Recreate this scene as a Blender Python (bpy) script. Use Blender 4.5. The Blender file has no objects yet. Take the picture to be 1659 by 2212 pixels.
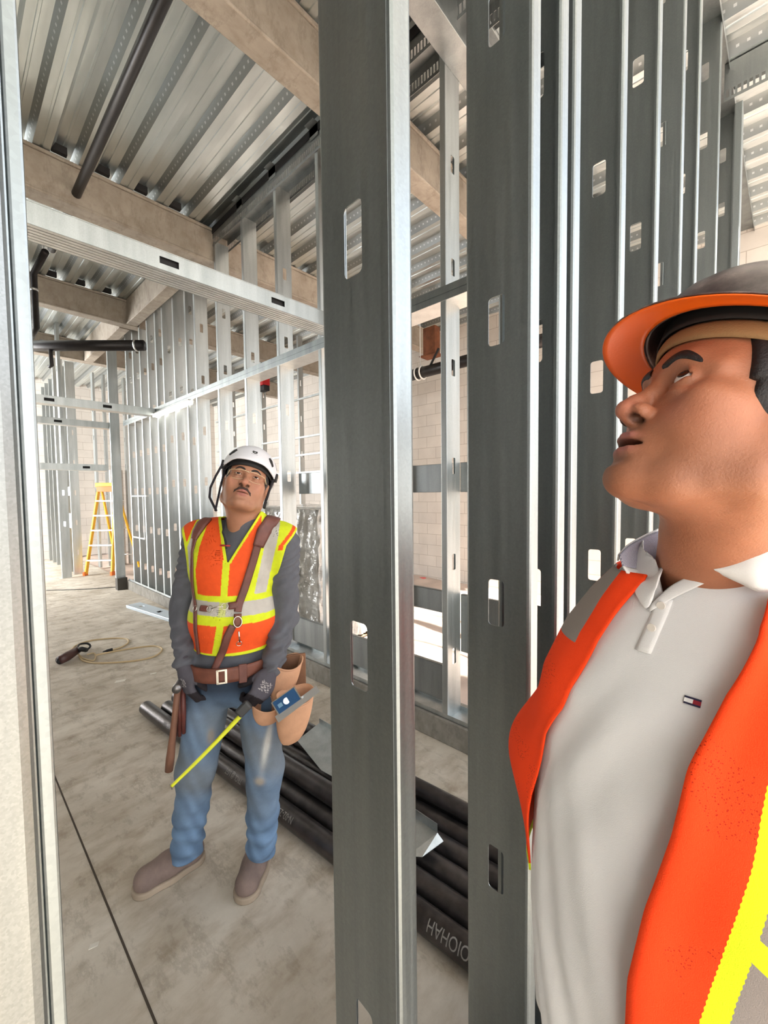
import bpy, bmesh, math, random
import numpy as np
from mathutils import Vector, Matrix

# ---------------------------------------------------------------- camera, world, light, exposure
SC = bpy.context.scene
COL = SC.collection
IW, IH = 1659, 2212
FPX = 885.0
CAM_H = 1.60
TH, PI_, RO = math.radians(42.8), math.radians(2.67), math.radians(.66)
_c, _s = math.cos(TH), math.sin(TH)
F0 = np.array([_c, _s, 0.]); R0 = np.array([_s, -_c, 0.]); ZZ = np.array([0., 0., 1.])
FW = math.cos(PI_) * F0 - math.sin(PI_) * ZZ
UU = math.cos(PI_) * ZZ + math.sin(PI_) * F0
RC = math.cos(RO) * R0 - math.sin(RO) * UU
UC = math.sin(RO) * R0 + math.cos(RO) * UU
CO = np.array([0., 0., CAM_H])
cam = bpy.data.cameras.new('camera')
cam.sensor_fit = 'VERTICAL'; cam.sensor_height = 24.0; cam.lens = FPX / IH * 24.0
cam.clip_start = 0.02; cam.clip_end = 300
camo = bpy.data.objects.new('camera', cam); COL.objects.link(camo)
M = Matrix(((RC[0], UC[0], -FW[0], CO[0]), (RC[1], UC[1], -FW[1], CO[1]), (RC[2], UC[2], -FW[2], CO[2]), (0, 0, 0, 1)))
camo.matrix_world = M
SC.camera = camo

def ray(x, y): return FW + (x - IW / 2) / FPX * RC - (y - IH / 2) / FPX * UC
def onX(x, y, X): r = ray(x, y); return CO + r * X / r[0]
def onY(x, y, Y): r = ray(x, y); return CO + r * Y / r[1]
def onZ(x, y, z): r = ray(x, y); return CO + r * (z - CAM_H) / r[2]
def onD(x, y, d): return CO + ray(x, y) * d

world = bpy.data.worlds.new('world'); SC.world = world; world.use_nodes = True
wn = world.node_tree.nodes; wl = world.node_tree.links
bg = wn['Background']; bg.inputs[1].default_value = WORLD_STRENGTH = 2.6
tc = wn.new('ShaderNodeTexCoord'); sp = wn.new('ShaderNodeSeparateXYZ'); cr = wn.new('ShaderNodeValToRGB')
wl.new(tc.outputs['Generated'], sp.inputs[0]); wl.new(sp.outputs[2], cr.inputs[0]); wl.new(cr.outputs[0], bg.inputs[0])
cr.color_ramp.elements[0].position = 0.0; cr.color_ramp.elements[0].color = (1.0, .97, .91, 1)
cr.color_ramp.elements[1].position = 0.6; cr.color_ramp.elements[1].color = (.74, .84, 1.0, 1)

def sun(name, direction, strength, color, angle):
    l = bpy.data.lights.new(name, 'SUN'); l.energy = strength; l.color = color; l.angle = math.radians(angle)
    o = bpy.data.objects.new(name, l); COL.objects.link(o)
    o.rotation_euler = Vector(direction).to_track_quat('-Z', 'Y').to_euler(); return o
sun('sun', (.04, 1.0, -1.0), 15.0, (1.0, .95, .88), 1.0)

def area(name, loc, direction, sx, sy, power, color=(1, 1, 1)):
    l = bpy.data.lights.new(name, 'AREA'); l.shape = 'RECTANGLE'; l.size = sx; l.size_y = sy; l.energy = power; l.color = color
    o = bpy.data.objects.new(name, l); COL.objects.link(o); o.location = loc
    o.rotation_euler = Vector(direction).to_track_quat('-Z', 'Y').to_euler(); return o

area('daylight_far_room', (-3.6, 11.5, 2.2), (1, .1, 0), 3.4, 3.6, 650, (.97, .985, 1.0))

SC.view_settings.view_transform = 'Standard'; SC.view_settings.look = 'None'
SC.view_settings.gamma = 1.0; SC.view_settings.use_curve_mapping = False
SC.view_settings.exposure = 0.80

random.seed(7)
rng = np.random.default_rng(7)

# ---------------------------------------------------------------- helpers
def lin(r, g, b):
    def f(v):
        v /= 255.0
        return v / 12.92 if v <= .04045 else ((v + .055) / 1.055) ** 2.4
    return (f(r), f(g), f(b), 1.0)

def tag(o, label=None, cat=None, group=None, kind=None):
    if label: o['label'] = label
    if cat: o['category'] = cat
    if group: o['group'] = group
    if kind: o['kind'] = kind
    return o

def empty(name, loc=(0, 0, 0), label=None, cat=None, group=None):
    o = bpy.data.objects.new(name, None); COL.objects.link(o); o.location = loc; o.empty_display_size = .05
    return tag(o, label, cat, group)

class MB:
    def __init__(s): s.v = []; s.f = []; s.m = []
    def add(s, vs, fs, mi=0):
        n = len(s.v); s.v.extend([tuple(float(q) for q in p) for p in vs]); s.f.extend([tuple(n + i for i in f) for f in fs]); s.m.extend([mi] * len(fs)); return s
    def box(s, a, b, mi=0):
        x0, y0, z0 = a; x1, y1, z1 = b
        vs = [(x0, y0, z0), (x1, y0, z0), (x1, y1, z0), (x0, y1, z0), (x0, y0, z1), (x1, y0, z1), (x1, y1, z1), (x0, y1, z1)]
        return s.add(vs, [(0, 3, 2, 1), (4, 5, 6, 7), (0, 1, 5, 4), (1, 2, 6, 5), (2, 3, 7, 6), (3, 0, 4, 7)], mi)
    def obox(s, c, ax, ay, az, mi=0):
        c = np.array(c, float); ax = np.array(ax, float); ay = np.array(ay, float); az = np.array(az, float)
        vs = [c + i * ax + j * ay + k * az for k in (-1, 1) for i, j in ((-1, -1), (1, -1), (1, 1), (-1, 1))]
        return s.add(vs, [(0, 3, 2, 1), (4, 5, 6, 7), (0, 1, 5, 4), (1, 2, 6, 5), (2, 3, 7, 6), (3, 0, 4, 7)], mi)
    def beam(s, p, q, w, h, mi=0, up=(0, 0, 1)):
        p = np.array(p, float); q = np.array(q, float); d = q - p; u = np.array(up, float); r = np.cross(d, u); r /= np.linalg.norm(r); n = np.cross(r, d); n /= np.linalg.norm(n)
        return s.obox((p + q) / 2, d / 2, r * w / 2, n * h / 2, mi)
    def tube(s, pts, r, n=12, cap=True, mi=0, closed=False):
        pts = [np.array(p, float) for p in pts]; rs = r if hasattr(r, '__len__') else [r] * len(pts)
        N = len(pts); prev = None; base = len(s.v); vs = []; fs = []
        for i, p in enumerate(pts):
            a = pts[i - 1] if (i > 0 or closed) else p; b = pts[(i + 1) % N] if (i < N - 1 or closed) else p
            t = b - a; t = t / (np.linalg.norm(t) + 1e-12)
            if prev is None:
                u = np.array([0, 0, 1.]) if abs(t[2]) < .9 else np.array([1., 0, 0])
            else: u = prev
            u = u - t * np.dot(u, t); u /= np.linalg.norm(u); prev = u; w = np.cross(t, u)
            for k in range(n):
                an = 2 * math.pi * k / n; vs.append(p + rs[i] * (math.cos(an) * u + math.sin(an) * w))
        for i in range(N if closed else N - 1):
            j = (i + 1) % N
            for k in range(n): fs.append((i * n + k, i * n + (k + 1) % n, j * n + (k + 1) % n, j * n + k))
        if cap and not closed: fs.append(tuple(range(n - 1, -1, -1))); fs.append(tuple((N - 1) * n + k for k in range(n)))
        return s.add(vs, fs, mi)
    def build(s, name, mats, parent=None, smooth=False, bevel=0, solid=0):
        me = bpy.data.meshes.new(name); me.from_pydata(s.v, [], s.f)
        if not isinstance(mats, (list, tuple)): mats = [mats]
        for m in mats: me.materials.append(m)
        me.polygons.foreach_set('material_index', s.m)
        if smooth: me.polygons.foreach_set('use_smooth', [True] * len(s.f))
        me.update()
        o = bpy.data.objects.new(name, me); COL.objects.link(o)
        if parent is not None: o.parent = parent
        if solid:
            md = o.modifiers.new('s', 'SOLIDIFY'); md.thickness = solid; md.offset = 0
        if bevel:
            md = o.modifiers.new('b', 'BEVEL'); md.width = bevel; md.segments = 2; md.limit_method = 'ANGLE'; md.angle_limit = .6
        return o

def copy_thing(o, label=None, group=None, loc=None, rotz=None):
    c = o.copy(); COL.objects.link(c)
    for ch in list(o.children):
        d = ch.copy(); COL.objects.link(d); d.parent = c
        for g in list(ch.children):
            e = g.copy(); COL.objects.link(e); e.parent = d
    if label: c['label'] = label
    if group: c['group'] = group
    if loc is not None: c.location = loc
    if rotz is not None: c.rotation_euler = (0, 0, rotz)
    return c

# ---------------------------------------------------------------- materials
class NM:
    def __init__(s, name):
        s.m = bpy.data.materials.new(name); s.m.use_nodes = True; s.n = s.m.node_tree.nodes; s.l = s.m.node_tree.links
        s.b = s.n['Principled BSDF']
    def node(s, t, **kw):
        n = s.n.new(t)
        for k, v in kw.items(): setattr(n, k, v)
        return n
    def set(s, col=None, rough=None, metal=None, spec=None):
        if col is not None: s.b.inputs['Base Color'].default_value = col
        if rough is not None: s.b.inputs['Roughness'].default_value = rough
        if metal is not None: s.b.inputs['Metallic'].default_value = metal
        if spec is not None: s.b.inputs['Specular IOR Level'].default_value = spec
        return s
    def coords(s, scale=(1, 1, 1), kind='Object'):
        tc = s.node('ShaderNodeTexCoord'); mp = s.node('ShaderNodeMapping'); mp.inputs['Scale'].default_value = scale
        s.l.new(tc.outputs[kind], mp.inputs[0]); return mp.outputs[0]
    def noise(s, vec, scale, detail=4, rough=.55):
        n = s.node('ShaderNodeTexNoise'); n.inputs['Scale'].default_value = scale; n.inputs['Detail'].default_value = detail; n.inputs['Roughness'].default_value = rough
        s.l.new(vec, n.inputs['Vector']); return n.outputs['Fac']
    def voro(s, vec, scale):
        n = s.node('ShaderNodeTexVoronoi'); n.inputs['Scale'].default_value = scale; s.l.new(vec, n.inputs['Vector']); return n
    def ramp(s, fac, stops):
        n = s.node('ShaderNodeValToRGB'); e = n.color_ramp.elements
        while len(e) < len(stops): e.new(.5)
        for i, (p, c) in enumerate(stops): e[i].position = p; e[i].color = c if hasattr(c, '__len__') else (c, c, c, 1)
        s.l.new(fac, n.inputs[0]); return n.outputs[0]
    def mix(s, fac, a, b, mode='MIX'):
        n = s.node('ShaderNodeMix', data_type='RGBA', blend_type=mode)
        for k, v in ((0, fac), (6, a), (7, b)):
            if hasattr(v, 'is_linked') or hasattr(v, 'links'): s.l.new(v, n.inputs[k])
            else: n.inputs[k].default_value = v
        return n.outputs[2]
    def math(s, op, a, b=None, c=None):
        n = s.node('ShaderNodeMath', operation=op)
        for i, v in enumerate((a, b, c)):
            if v is None: continue
            if isinstance(v, (int, float)): n.inputs[i].default_value = v
            else: s.l.new(v, n.inputs[i])
        return n.outputs[0]
    def color(s, out): s.l.new(out, s.b.inputs['Base Color']); return s
    def rough(s, out): s.l.new(out, s.b.inputs['Roughness']); return s
    def bump(s, h, strength=.2, dist=.002):
        n = s.node('ShaderNodeBump'); n.inputs['Strength'].default_value = strength; n.inputs['Distance'].default_value = dist
        s.l.new(h, n.inputs['Height']); s.l.new(n.outputs[0], s.b.inputs['Normal']); return s

def plain(name, col, rough=.6, metal=0, bump=0, bscale=200, var=.0):
    m = NM(name).set(col, rough, metal)
    if bump or var:
        v = m.coords(); nz = m.noise(v, bscale)
        if var:
            d = tuple(c * (1 - var) for c in col[:3]) + (1,); l = tuple(min(1, c * (1 + var)) for c in col[:3]) + (1,)
            n2 = m.noise(v, bscale * .13, 5); m.color(m.ramp(n2, [(.3, d), (.7, l)]))
        if bump: m.bump(nz, bump)
    return m.m

def galv_mat(name, lo, hi, r0=.26, r1=.46, streak=True, spangle=260):
    m = NM(name).set(None, .35, 1.0)
    v = m.coords(); big = m.noise(m.coords((9, 9, .9)), 1.2, 5); sg = m.voro(v, spangle)
    c = m.ramp(big, [(.3, lo), (.7, hi)])
    sc = m.ramp(sg.outputs['Color'], [(0, .86 if spangle < 400 else .74), (1, 1.0)])
    c = m.mix(.8, c, sc, 'MULTIPLY'); m.color(c)
    st = m.noise(m.coords((60, 60, .7)), 1.5, 3)
    m.rough(m.ramp(st, [(.25, r0), (.75, r1)]))
    m.bump(m.noise(m.coords((14, 14, 1.2)), 1.0, 3), .12, .003)
    return m.m
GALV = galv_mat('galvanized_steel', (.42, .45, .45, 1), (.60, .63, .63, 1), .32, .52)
GALV_BOUNCE = galv_mat('galvanized_steel_floor_bounce', (.72, .72, .70, 1), (.86, .86, .84, 1), .34, .55)  # paler copy for undersides, floor bounce put into the colour
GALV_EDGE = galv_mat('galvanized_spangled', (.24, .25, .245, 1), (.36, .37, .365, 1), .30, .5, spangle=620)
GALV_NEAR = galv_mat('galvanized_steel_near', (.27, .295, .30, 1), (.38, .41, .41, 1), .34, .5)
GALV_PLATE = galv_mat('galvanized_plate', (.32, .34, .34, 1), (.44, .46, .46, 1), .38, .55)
# ---------------------------------------------------------------- structure materials
def concrete_mat(name, a, b, stain, scale=1.0):
    m = NM(name).set(None, .8, 0, .35)
    v = m.coords()
    n1 = m.noise(v, 1.6 * scale, 8, .65); n2 = m.noise(m.coords((1, 1.9, 1)), 5 * scale, 6, .62); n3 = m.noise(v, 70, 3)
    wv = m.noise(m.coords((3.0, 1.2, 1)), 3.2 * scale, 9, .75)
    c = m.ramp(n1, [(.32, a), (.66, b)])
    c = m.mix(m.ramp(n2, [(.45, 0.0), (.75, .65)]), c, stain)
    c = m.mix(m.ramp(wv, [(.52, 0.0), (.60, .28), (.64, 0.0)]), c, tuple(q * .5 for q in stain[:3]) + (1,))
    m.color(c); m.rough(m.ramp(n2, [(.2, .55), (.8, .9)])); m.bump(n3, .12, .002)
    return m.m
FLOOR_M = concrete_mat('concrete_floor', lin(172, 161, 145), lin(212, 203, 189), lin(140, 121, 98))
CURB_M = concrete_mat('concrete_curb', lin(118, 114, 106), lin(150, 145, 136), lin(104, 96, 84), 2)
SOIL_M = plain('pinkish_soil', lin(206, 186, 172), .95, 0, .6, 14, .22)
FIRE_M = concrete_mat('beam_fireproofing', lin(150, 140, 128), lin(176, 166, 153), lin(132, 120, 106), 1.4)

def deck_mat():
    m = NM('deck_steel').set(None, .3, 1.0)
    big = m.noise(m.coords((3, .8, 3)), 1.4, 5)
    c = m.ramp(big, [(.3, (.66, .71, .71, 1)), (.7, (.84, .89, .89, 1))]); m.color(c)
    m.rough(m.ramp(m.noise(m.coords((40, 1.0, 40)), 1.2, 3), [(.2, .26), (.8, .45)]))
    m.bump(m.noise(m.coords((6, 1.2, 6)), 1.0, 2), .5, .02)
    return m.m
def deck_web_mat():
    m = NM('deck_web_embossed').set(None, .4, 1.0)
    tc = m.node('ShaderNodeTexCoord'); s = m.node('ShaderNodeSeparateXYZ'); m.l.new(tc.outputs['Object'], s.inputs[0])
    t = m.math('FRACT', m.math('MULTIPLY', s.outputs[1], 18.0)); d = m.math('ABSOLUTE', m.math('SUBTRACT', t, .5))
    zz = m.math('ABSOLUTE', m.math('SUBTRACT', s.outputs[2], 4.54)); on = m.math('MULTIPLY', m.math('LESS_THAN', d, .15), m.math('LESS_THAN', zz, .007))
    m.color(m.mix(on, (.40, .42, .42, 1), (.72, .74, .74, 1)))
    return m.m
DECK_M = deck_mat(); DECKW_M = deck_web_mat()
def cmu_mat(name, flip=False, tint=(1, 1, 1)):
    m = NM(name).set(None, .9)
    tc = m.node('ShaderNodeTexCoord'); s = m.node('ShaderNodeSeparateXYZ'); m.l.new(tc.outputs['Object'], s.inputs[0])
    cb = m.node('ShaderNodeCombineXYZ'); m.l.new(s.outputs[0 if flip else 1], cb.inputs[0]); m.l.new(s.outputs[2], cb.inputs[1])
    br = m.node('ShaderNodeTexBrick'); m.l.new(cb.outputs[0], br.inputs['Vector'])
    br.inputs['Scale'].default_value = 1; br.inputs['Brick Width'].default_value = .406; br.inputs['Row Height'].default_value = .203; br.inputs['Mortar Size'].default_value = .005; br.inputs['Mortar Smooth'].default_value = .3
    br.inputs['Color1'].default_value = lin(214, 207, 199); br.inputs['Color2'].default_value = lin(203, 197, 190); br.inputs['Mortar'].default_value = lin(158, 148, 138)
    n = m.noise(m.coords(), 3.0, 6); c = m.mix(.35, br.outputs['Color'], m.ramp(n, [(.3, lin(188, 178, 168)), (.7, lin(222, 212, 200))])); m.color(c)
    m.bump(m.noise(m.coords(), 60, 3), .3, .003)
    return m.m
CMU_M = cmu_mat('block_wall'); CMU_X = cmu_mat('block_wall_far', True)
BLACK_PIPE = plain('black_painted_steel', lin(38, 34, 34), .38, .35, .1, 120, .2)
WHITE_P = plain('white_clip', lin(225, 225, 222), .4)
DARK = plain('dark_rubber', lin(26, 25, 26), .7)

def struct(mb, name, mats, **kw):
    o = mb.build(name, mats, **kw); o['kind'] = 'structure'; return o

# floor slab and the ground outside it
X_IN = 2.11          # corridor face of the concrete curb under the right-hand wall
fl = MB().box((-5, -5, -.15), (2.33, 16, 0)); FL = struct(fl, 'floor', FLOOR_M)
so = MB(); nx, ny = 60, 120
for j in range(ny + 1):
    for i in range(nx + 1):
        x = 2.33 + (11 - 2.33) * i / nx; y = -6 + 22 * j / ny
        so.v.append((x, y, -.03 + .025 * math.sin(x * 5.1 + y * 2.3) * math.sin(y * 4.7 - x * 1.9) + .012 * random.random()))
for j in range(ny):
    for i in range(nx):
        a = j * (nx + 1) + i; so.f.append((a, a + 1, a + nx + 2, a + nx + 1)); so.m.append(0)
struct(MB().box((-40, -60, -.25), (50, -6.01, -.08)), 'floor_outside', plain('outside_ground', lin(150, 140, 128), .95))
tag(so.build('soil_ground', SOIL_M, smooth=True), kind='structure').name = 'floor_soil'
# saw-cut joint along the slab
struct(MB().box((.372, -1, .0005), (.379, 6.5, .0015)), 'trim_joint', plain('dark_joint_strip', lin(70, 60, 50), .95))

# curb
cu = MB(); cu.box((X_IN, .62, 0), (X_IN + .26, 7.98, .155)); struct(cu, 'trim_curb', CURB_M, bevel=.006)

# metal roof deck
def deck(name, x0, x1, y0, y1, z=4.50, per=.3105, ph=0.0):
    mb = MB(); x = x0 + ph; zt = z + .078
    while x < x1:
        pr = [(0, z), (.045, z), (.049, z + .007), (.062, z + .007), (.066, z), (.115, z), (.152, zt), (.200, zt), (.204, zt - .007), (.218, zt - .007), (.222, zt), (.274, zt), (per, z)]
        n = len(mb.v)
        for dx, zz in pr: mb.v += [(x + dx, y0, zz), (x + dx, y1, zz)]
        for i in range(len(pr) - 1):
            mb.f.append((n + 2 * i, n + 2 * i + 2, n + 2 * i + 3, n + 2 * i + 1)); mb.m.append(1 if i == 11 else 0)
        x += per
    o = mb.build(name, [DECK_M, DECKW_M]); o['kind'] = 'structure'
    md = o.modifiers.new('s', 'SOLIDIFY'); md.thickness = .002; md.offset = 1
    return o
deck('ceiling', -5.6, 2.75, -5, 15.5, ph=.02); deck('ceiling_right', 2.804, 9.2, -1.0, 15.5)
sl = MB().box((-5.6, -5, 4.60), (2.9, 15.5, 4.75)).box((2.9, -1.0, 4.60), (9.3, 15.5, 4.75)); struct(sl, 'ceiling_slab', CURB_M)

# block walls of the building and an added dark wall out of view
struct(MB().box((6.25, -2.2, -.1), (6.45, 15.6, 4.58)), 'wall_right', CMU_M)
struct(MB().box((-5.0, 13.4, 0), (6.25, 13.6, 4.58)), 'wall_far', CMU_X)
struct(MB().box((-2.4, -1, 0), (-2.2, 8.6, 4.58)), 'wall_left_unseen', plain('grey_unseen_wall', lin(120, 120, 118), .9))  # unseen wall added so the near stud webs reflect something dark

# ---------------------------------------------------------------- fireproofed beams
def ibeam_x(x0, x1, yc, zb, zt, wf=.15, tf=.03, tw=.05):
    mb = MB(); mb.box((x0, yc - wf / 2, zb), (x1, yc + wf / 2, zb + tf)); mb.box((x0, yc - tw / 2, zb + tf), (x1, yc + tw / 2, zt - tf)); mb.box((x0, yc - wf / 2, zt - tf), (x1, yc + wf / 2, zt))
    return mb
def bx_beam(x0, x1, ya, yb, zb, zt): return MB().box((x0, ya, zb), (x1, yb, zt))
BEAMS = [
    ('beige fireproofed beam crossing just above the tall wall studs, nearest of the thick beams', 2.09, 2.24, 4.13, 4.49, -2.0, 6.24),
    ('long fireproofed beam crossing behind the stud wall, second thick beam from the camera', 4.47, 4.63, 4.13, 4.495, -2.0, 6.24),
    ('fireproofed beam under the roof deck beyond the hanging black sprinkler drop', 6.98, 7.13, 4.13, 4.495, -2.0, 6.24),
    ('farthest fireproofed beam above the doorway end of the corridor', 9.4, 9.56, 4.13, 4.495, -2.0, 6.24)]
for lab, ya, yb, zb, zt, xa, xb in BEAMS:
    o = empty('roof_beam', ((xa + xb) / 2, (ya + yb) / 2, zb), lab, 'beam', 'fireproofed beams under the roof deck')
    b = bx_beam(xa - (xa + xb) / 2, xb - (xa + xb) / 2, -(yb - ya) / 2, (yb - ya) / 2, .0225, zt - zb - .031)
    b.box((xa - (xa + xb) / 2, -(yb - ya) / 2 - .012, zt - zb - .03), (xb - (xa + xb) / 2, (yb - ya) / 2 + .012, zt - zb))
    b.box((xa - (xa + xb) / 2, -(yb - ya) / 2 - .010, 0), (xb - (xa + xb) / 2, (yb - ya) / 2 + .010, .022))
    b.build('fireproofing', FIRE_M, o, bevel=.008)
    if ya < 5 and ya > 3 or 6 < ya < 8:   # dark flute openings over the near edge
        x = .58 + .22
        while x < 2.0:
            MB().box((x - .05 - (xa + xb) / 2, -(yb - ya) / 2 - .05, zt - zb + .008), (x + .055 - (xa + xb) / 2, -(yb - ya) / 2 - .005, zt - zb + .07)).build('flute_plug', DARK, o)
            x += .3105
LB = empty('roof_beam', (2.035, 5.9, 4.13), 'short beige beam running along the corridor, framing into the deep cross beam', 'beam')
MB().box((-.06, -1.22, .021), (.06, 1.05, .36)).box((-.07, -1.22, 0), (.07, 1.05, .02)).build('fireproofing', FIRE_M, LB, bevel=.006)
LB2 = empty('roof_beam', (2.0, 8.3, 4.13), 'pale beam beyond the cross beam running toward the far block wall', 'beam')
MB().box((-.07, -1.12, 0), (.07, 1.08, .36)).build('fireproofing', FIRE_M, LB2, bevel=.006)
# galvanized box beam at the top, nearest of all
GB = empty('roof_beam', (2.0, 1.37, 4.13), 'grey galvanized beam high between the two big front studs', 'beam')
MB().box((-3, -.07, 0), (4, .07, .03)).box((-3, -.02, .03), (4, .02, .34)).box((-3, -.07, .34), (4, .07, .365)).build('steel_section', GALV_PLATE, GB, bevel=.003)

# ---------------------------------------------------------------- stud builder
def stud_mesh(L, web=.152, fl=.041, lip=.012, holes=(), hw=.019, hh=.051, t=.0016, name='c_stud', mirror=False, mat=None, r=.004):
    """web in plane x=0, flanges toward +x, local z from 0 to L, holes = local heights of the punched slots"""
    vs, fs = [], []
    def V(x, y, z): vs.append((x, y, z)); return len(vs) - 1
    w2 = web / 2; a = .030; b = .062; ri = .008
    zs = [0.0]
    hl = sorted(h for h in holes if h - b > .005 and h + b < L - .005)
    for h in hl: zs += [h - b, h + b]
    zs.append(L)
    cols = [-w2 + r, -a, a, w2 - r]
    grid = {(i, j): V(0, c, z) for i, c in enumerate(cols) for j, z in enumerate(zs)}
    for j in range(len(zs) - 1):
        for i in (0, 2): fs.append((grid[i, j], grid[i + 1, j], grid[i + 1, j + 1], grid[i, j + 1]))
        if j % 2 == 0: fs.append((grid[1, j], grid[2, j], grid[2, j + 1], grid[1, j + 1]))
        else:
            zc = (zs[j] + zs[j + 1]) / 2; corners = [grid[2, j], grid[2, j + 1], grid[1, j + 1], grid[1, j]]; arcs = []
            for (sy, sz, a0) in ((1, -1, -90), (1, 1, 0), (-1, 1, 90), (-1, -1, 180)):
                arcs.append([V(0, sy * (hw - ri) + ri * math.cos(math.radians(a0 + 30 * k)), zc + sz * (hh - ri) + ri * math.sin(math.radians(a0 + 30 * k))) for k in range(4)])
            for q in range(4):
                for k in range(3): fs.append((corners[q], arcs[q][k + 1], arcs[q][k]))
                fs.append((corners[q], corners[(q + 1) % 4], arcs[(q + 1) % 4][0], arcs[q][3]))
    for sgn in (-1, 1):   # bend, flange, bend, lip
        pr = [(0, w2 - r), (r * .3, w2 - r * .3), (r, w2), (fl * .5, w2), (fl - r, w2), (fl - r * .3, w2 - r * .3), (fl, w2 - r), (fl, w2 - lip)]
        pts = [[V(x, sgn * y, z) for x, y in pr] for z in (0, L)]
        for k in range(len(pr) - 1):
            q = (pts[0][k], pts[0][k + 1], pts[1][k + 1], pts[1][k]); fs.append(q if sgn > 0 else q[::-1])
    me = bpy.data.meshes.new(name)
    if mirror: vs = [(-x, y, z) for x, y, z in vs]
    me.from_pydata(vs, [], fs); me.materials.append(mat or GALV); me.update()
    bm = bmesh.new(); bm.from_mesh(me); bmesh.ops.remove_doubles(bm, verts=bm.verts, dist=1e-5); bmesh.ops.recalc_face_normals(bm, faces=bm.faces); bm.to_mesh(me); bm.free()
    return me
def stud(me, loc, rotz, label, group=None, solid=.0016, cat='wall stud', name='metal_stud'):
    o = bpy.data.objects.new(name, me); COL.objects.link(o); o.location = loc; o.rotation_euler = (0, 0, rotz)
    if solid:
        md = o.modifiers.new('s', 'SOLIDIFY'); md.thickness = solid; md.offset = 0
    return tag(o, label, cat, group)
ORD = ['nearest', 'second', 'third', 'fourth', 'fifth', 'sixth', 'seventh', 'eighth', 'ninth', 'tenth', 'eleventh', 'twelfth', 'thirteenth', 'fourteenth', 'fifteenth', 'sixteenth', 'seventeenth', 'eighteenth', 'nineteenth', 'twentieth', 'twenty-first', 'twenty-second', 'twenty-third', 'twenty-fourth']
HOLES = [.13 + .61 * k for k in range(8)]     # .735+.61k falls at 1.35, 1.96 ...

# ---------------------------------------------------------------- foreground wall, slightly off the building grid
KF = -.038; AF = math.atan(KF)
def fy(x): return .456 + KF * x
F_L = 4.5
FH = [z for z in (.13, .74, 1.35, 1.957, 2.57, 3.18, 3.79, 4.2)]
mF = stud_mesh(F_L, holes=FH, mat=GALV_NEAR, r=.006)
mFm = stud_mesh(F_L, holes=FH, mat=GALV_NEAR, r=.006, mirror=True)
# (near web corner x, mirrored, label)
FST = [
    (-.001, False, 'pale foreground stud filling the left edge of the view, spangled face and rounded edge'),
    (.417, False, 'widest dark foreground stud in the middle, slotted web with bright edge flange'),
    (.818, False, 'second broad dark slotted stud, left of the man in the white shirt'),
    (1.000, True, 'dark stud back to back right behind the second broad stud'),
    (1.035, False, 'stud with a black shadow line down its left, paired back to back'),
    (1.445, True, 'stud with bright thin flange just left of the orange cap brim'),
    (1.865, True, 'stud with two dark slots above the orange cap brim'),
    (2.26, False, 'bright edged stud right above the crown of the cap'),
    (2.69, True, 'pale stud with thin slots, right of the bright edged stud'),
    (3.36, False, 'stud at the corner where the far wall opening starts'),
    (4.27, True, 'stud left of the opening showing roof deck, upper right'),
    (6.9, True, 'rightmost pale stud beside the deck opening')]
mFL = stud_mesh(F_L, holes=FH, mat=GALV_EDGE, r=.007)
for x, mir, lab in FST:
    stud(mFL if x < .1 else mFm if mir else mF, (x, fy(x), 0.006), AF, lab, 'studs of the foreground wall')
tag(MB().box((0, 0, 0), (.010, .135, 4.49)).box((-.004, 0, 0), (0, .004, 4.49)).build('jamb_angle', GALV_NEAR, bevel=.0035), 'darker steel angle nested along the right side of the pale left foreground stud', 'steel angle').location = (.0405, .392, .006)
def trackF(name, x0, x1, z0, up, label):
    o = bpy.data.objects.new(name, None)
    mb = MB(); h = .045 * up
    L = x1 - x0
    mb.box((0, -.078, min(0, 0)), (L, .078, .0016 * 1)); 
    mb.box((0, -.0796, 0), (L, -.078, h)) if up > 0 else mb.box((0, -.0796, h), (L, -.078, .0016))
    mb.box((0, .078, 0), (L, .0796, h)) if up > 0 else mb.box((0, .078, h), (L, .0796, .0016))
    o = mb.build(name, GALV_NEAR); o.location = (x0, fy(x0), z0); o.rotation_euler = (0, 0, AF)
    return tag(o, label, 'track')
trackF('floor_track', .40, 7.2, .002, 1, 'floor track holding the feet of the foreground studs')
trackF('top_track', -.1, 7.2, 4.496, -1, 'top track over the foreground studs under the roof deck')

# corridor headers, parallel with the foreground wall
def header(xa, xb, y21, zb, zt, depth, label, ribs=False, slots=()):
    ya = y21 - KF * 2.1 + KF * xa
    o = empty('header', (xa, ya, zb), label, 'header'); o.rotation_euler = (0, 0, AF)
    L = xb - xa; H = zt - zb; mb = MB()
    # face with slots
    cuts = sorted(slots); x = 0
    zc0, zc1 = H * .5 - .019, H * .5 + .019
    for sx in cuts:
        s0, s1 = sx - xa - .05, sx - xa + .05
        mb.box((x, 0, 0), (s0, .002, H)); mb.box((s0, 0, 0), (s1, .002, zc0)); mb.box((s0, 0, zc1), (s1, .002, H)); x = s1
    mb.box((x, 0, 0), (L, .002, H))
    mb.box((0, 0, 0), (L, -.004, .003)).box((0, 0, H - .003), (L, -.004, H))
    mb.build('slotted_web', GALV, o)
    mb = MB(); 
    if ribs:
        n = 6
        for k in range(n):
            y0 = depth * k / n; y1 = depth * (k + 1) / n
            mb.box((0, y0 + .002, 0), (L, y1 - .004, .004)); mb.box((0, y1 - .004, .010), (L, y1 + .002, .012))
    else: mb.box((0, .002, 0), (L, depth, .002))
    mb.build('ribbed_underside' if ribs else 'underside', GALV_BOUNCE, o)
    MB().box((0, depth, 0), (L, depth + .002, H)).box((0, .002, H - .002), (L, depth, H)).build('back_web', GALV, o)
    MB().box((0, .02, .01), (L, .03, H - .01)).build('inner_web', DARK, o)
    return o
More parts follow.
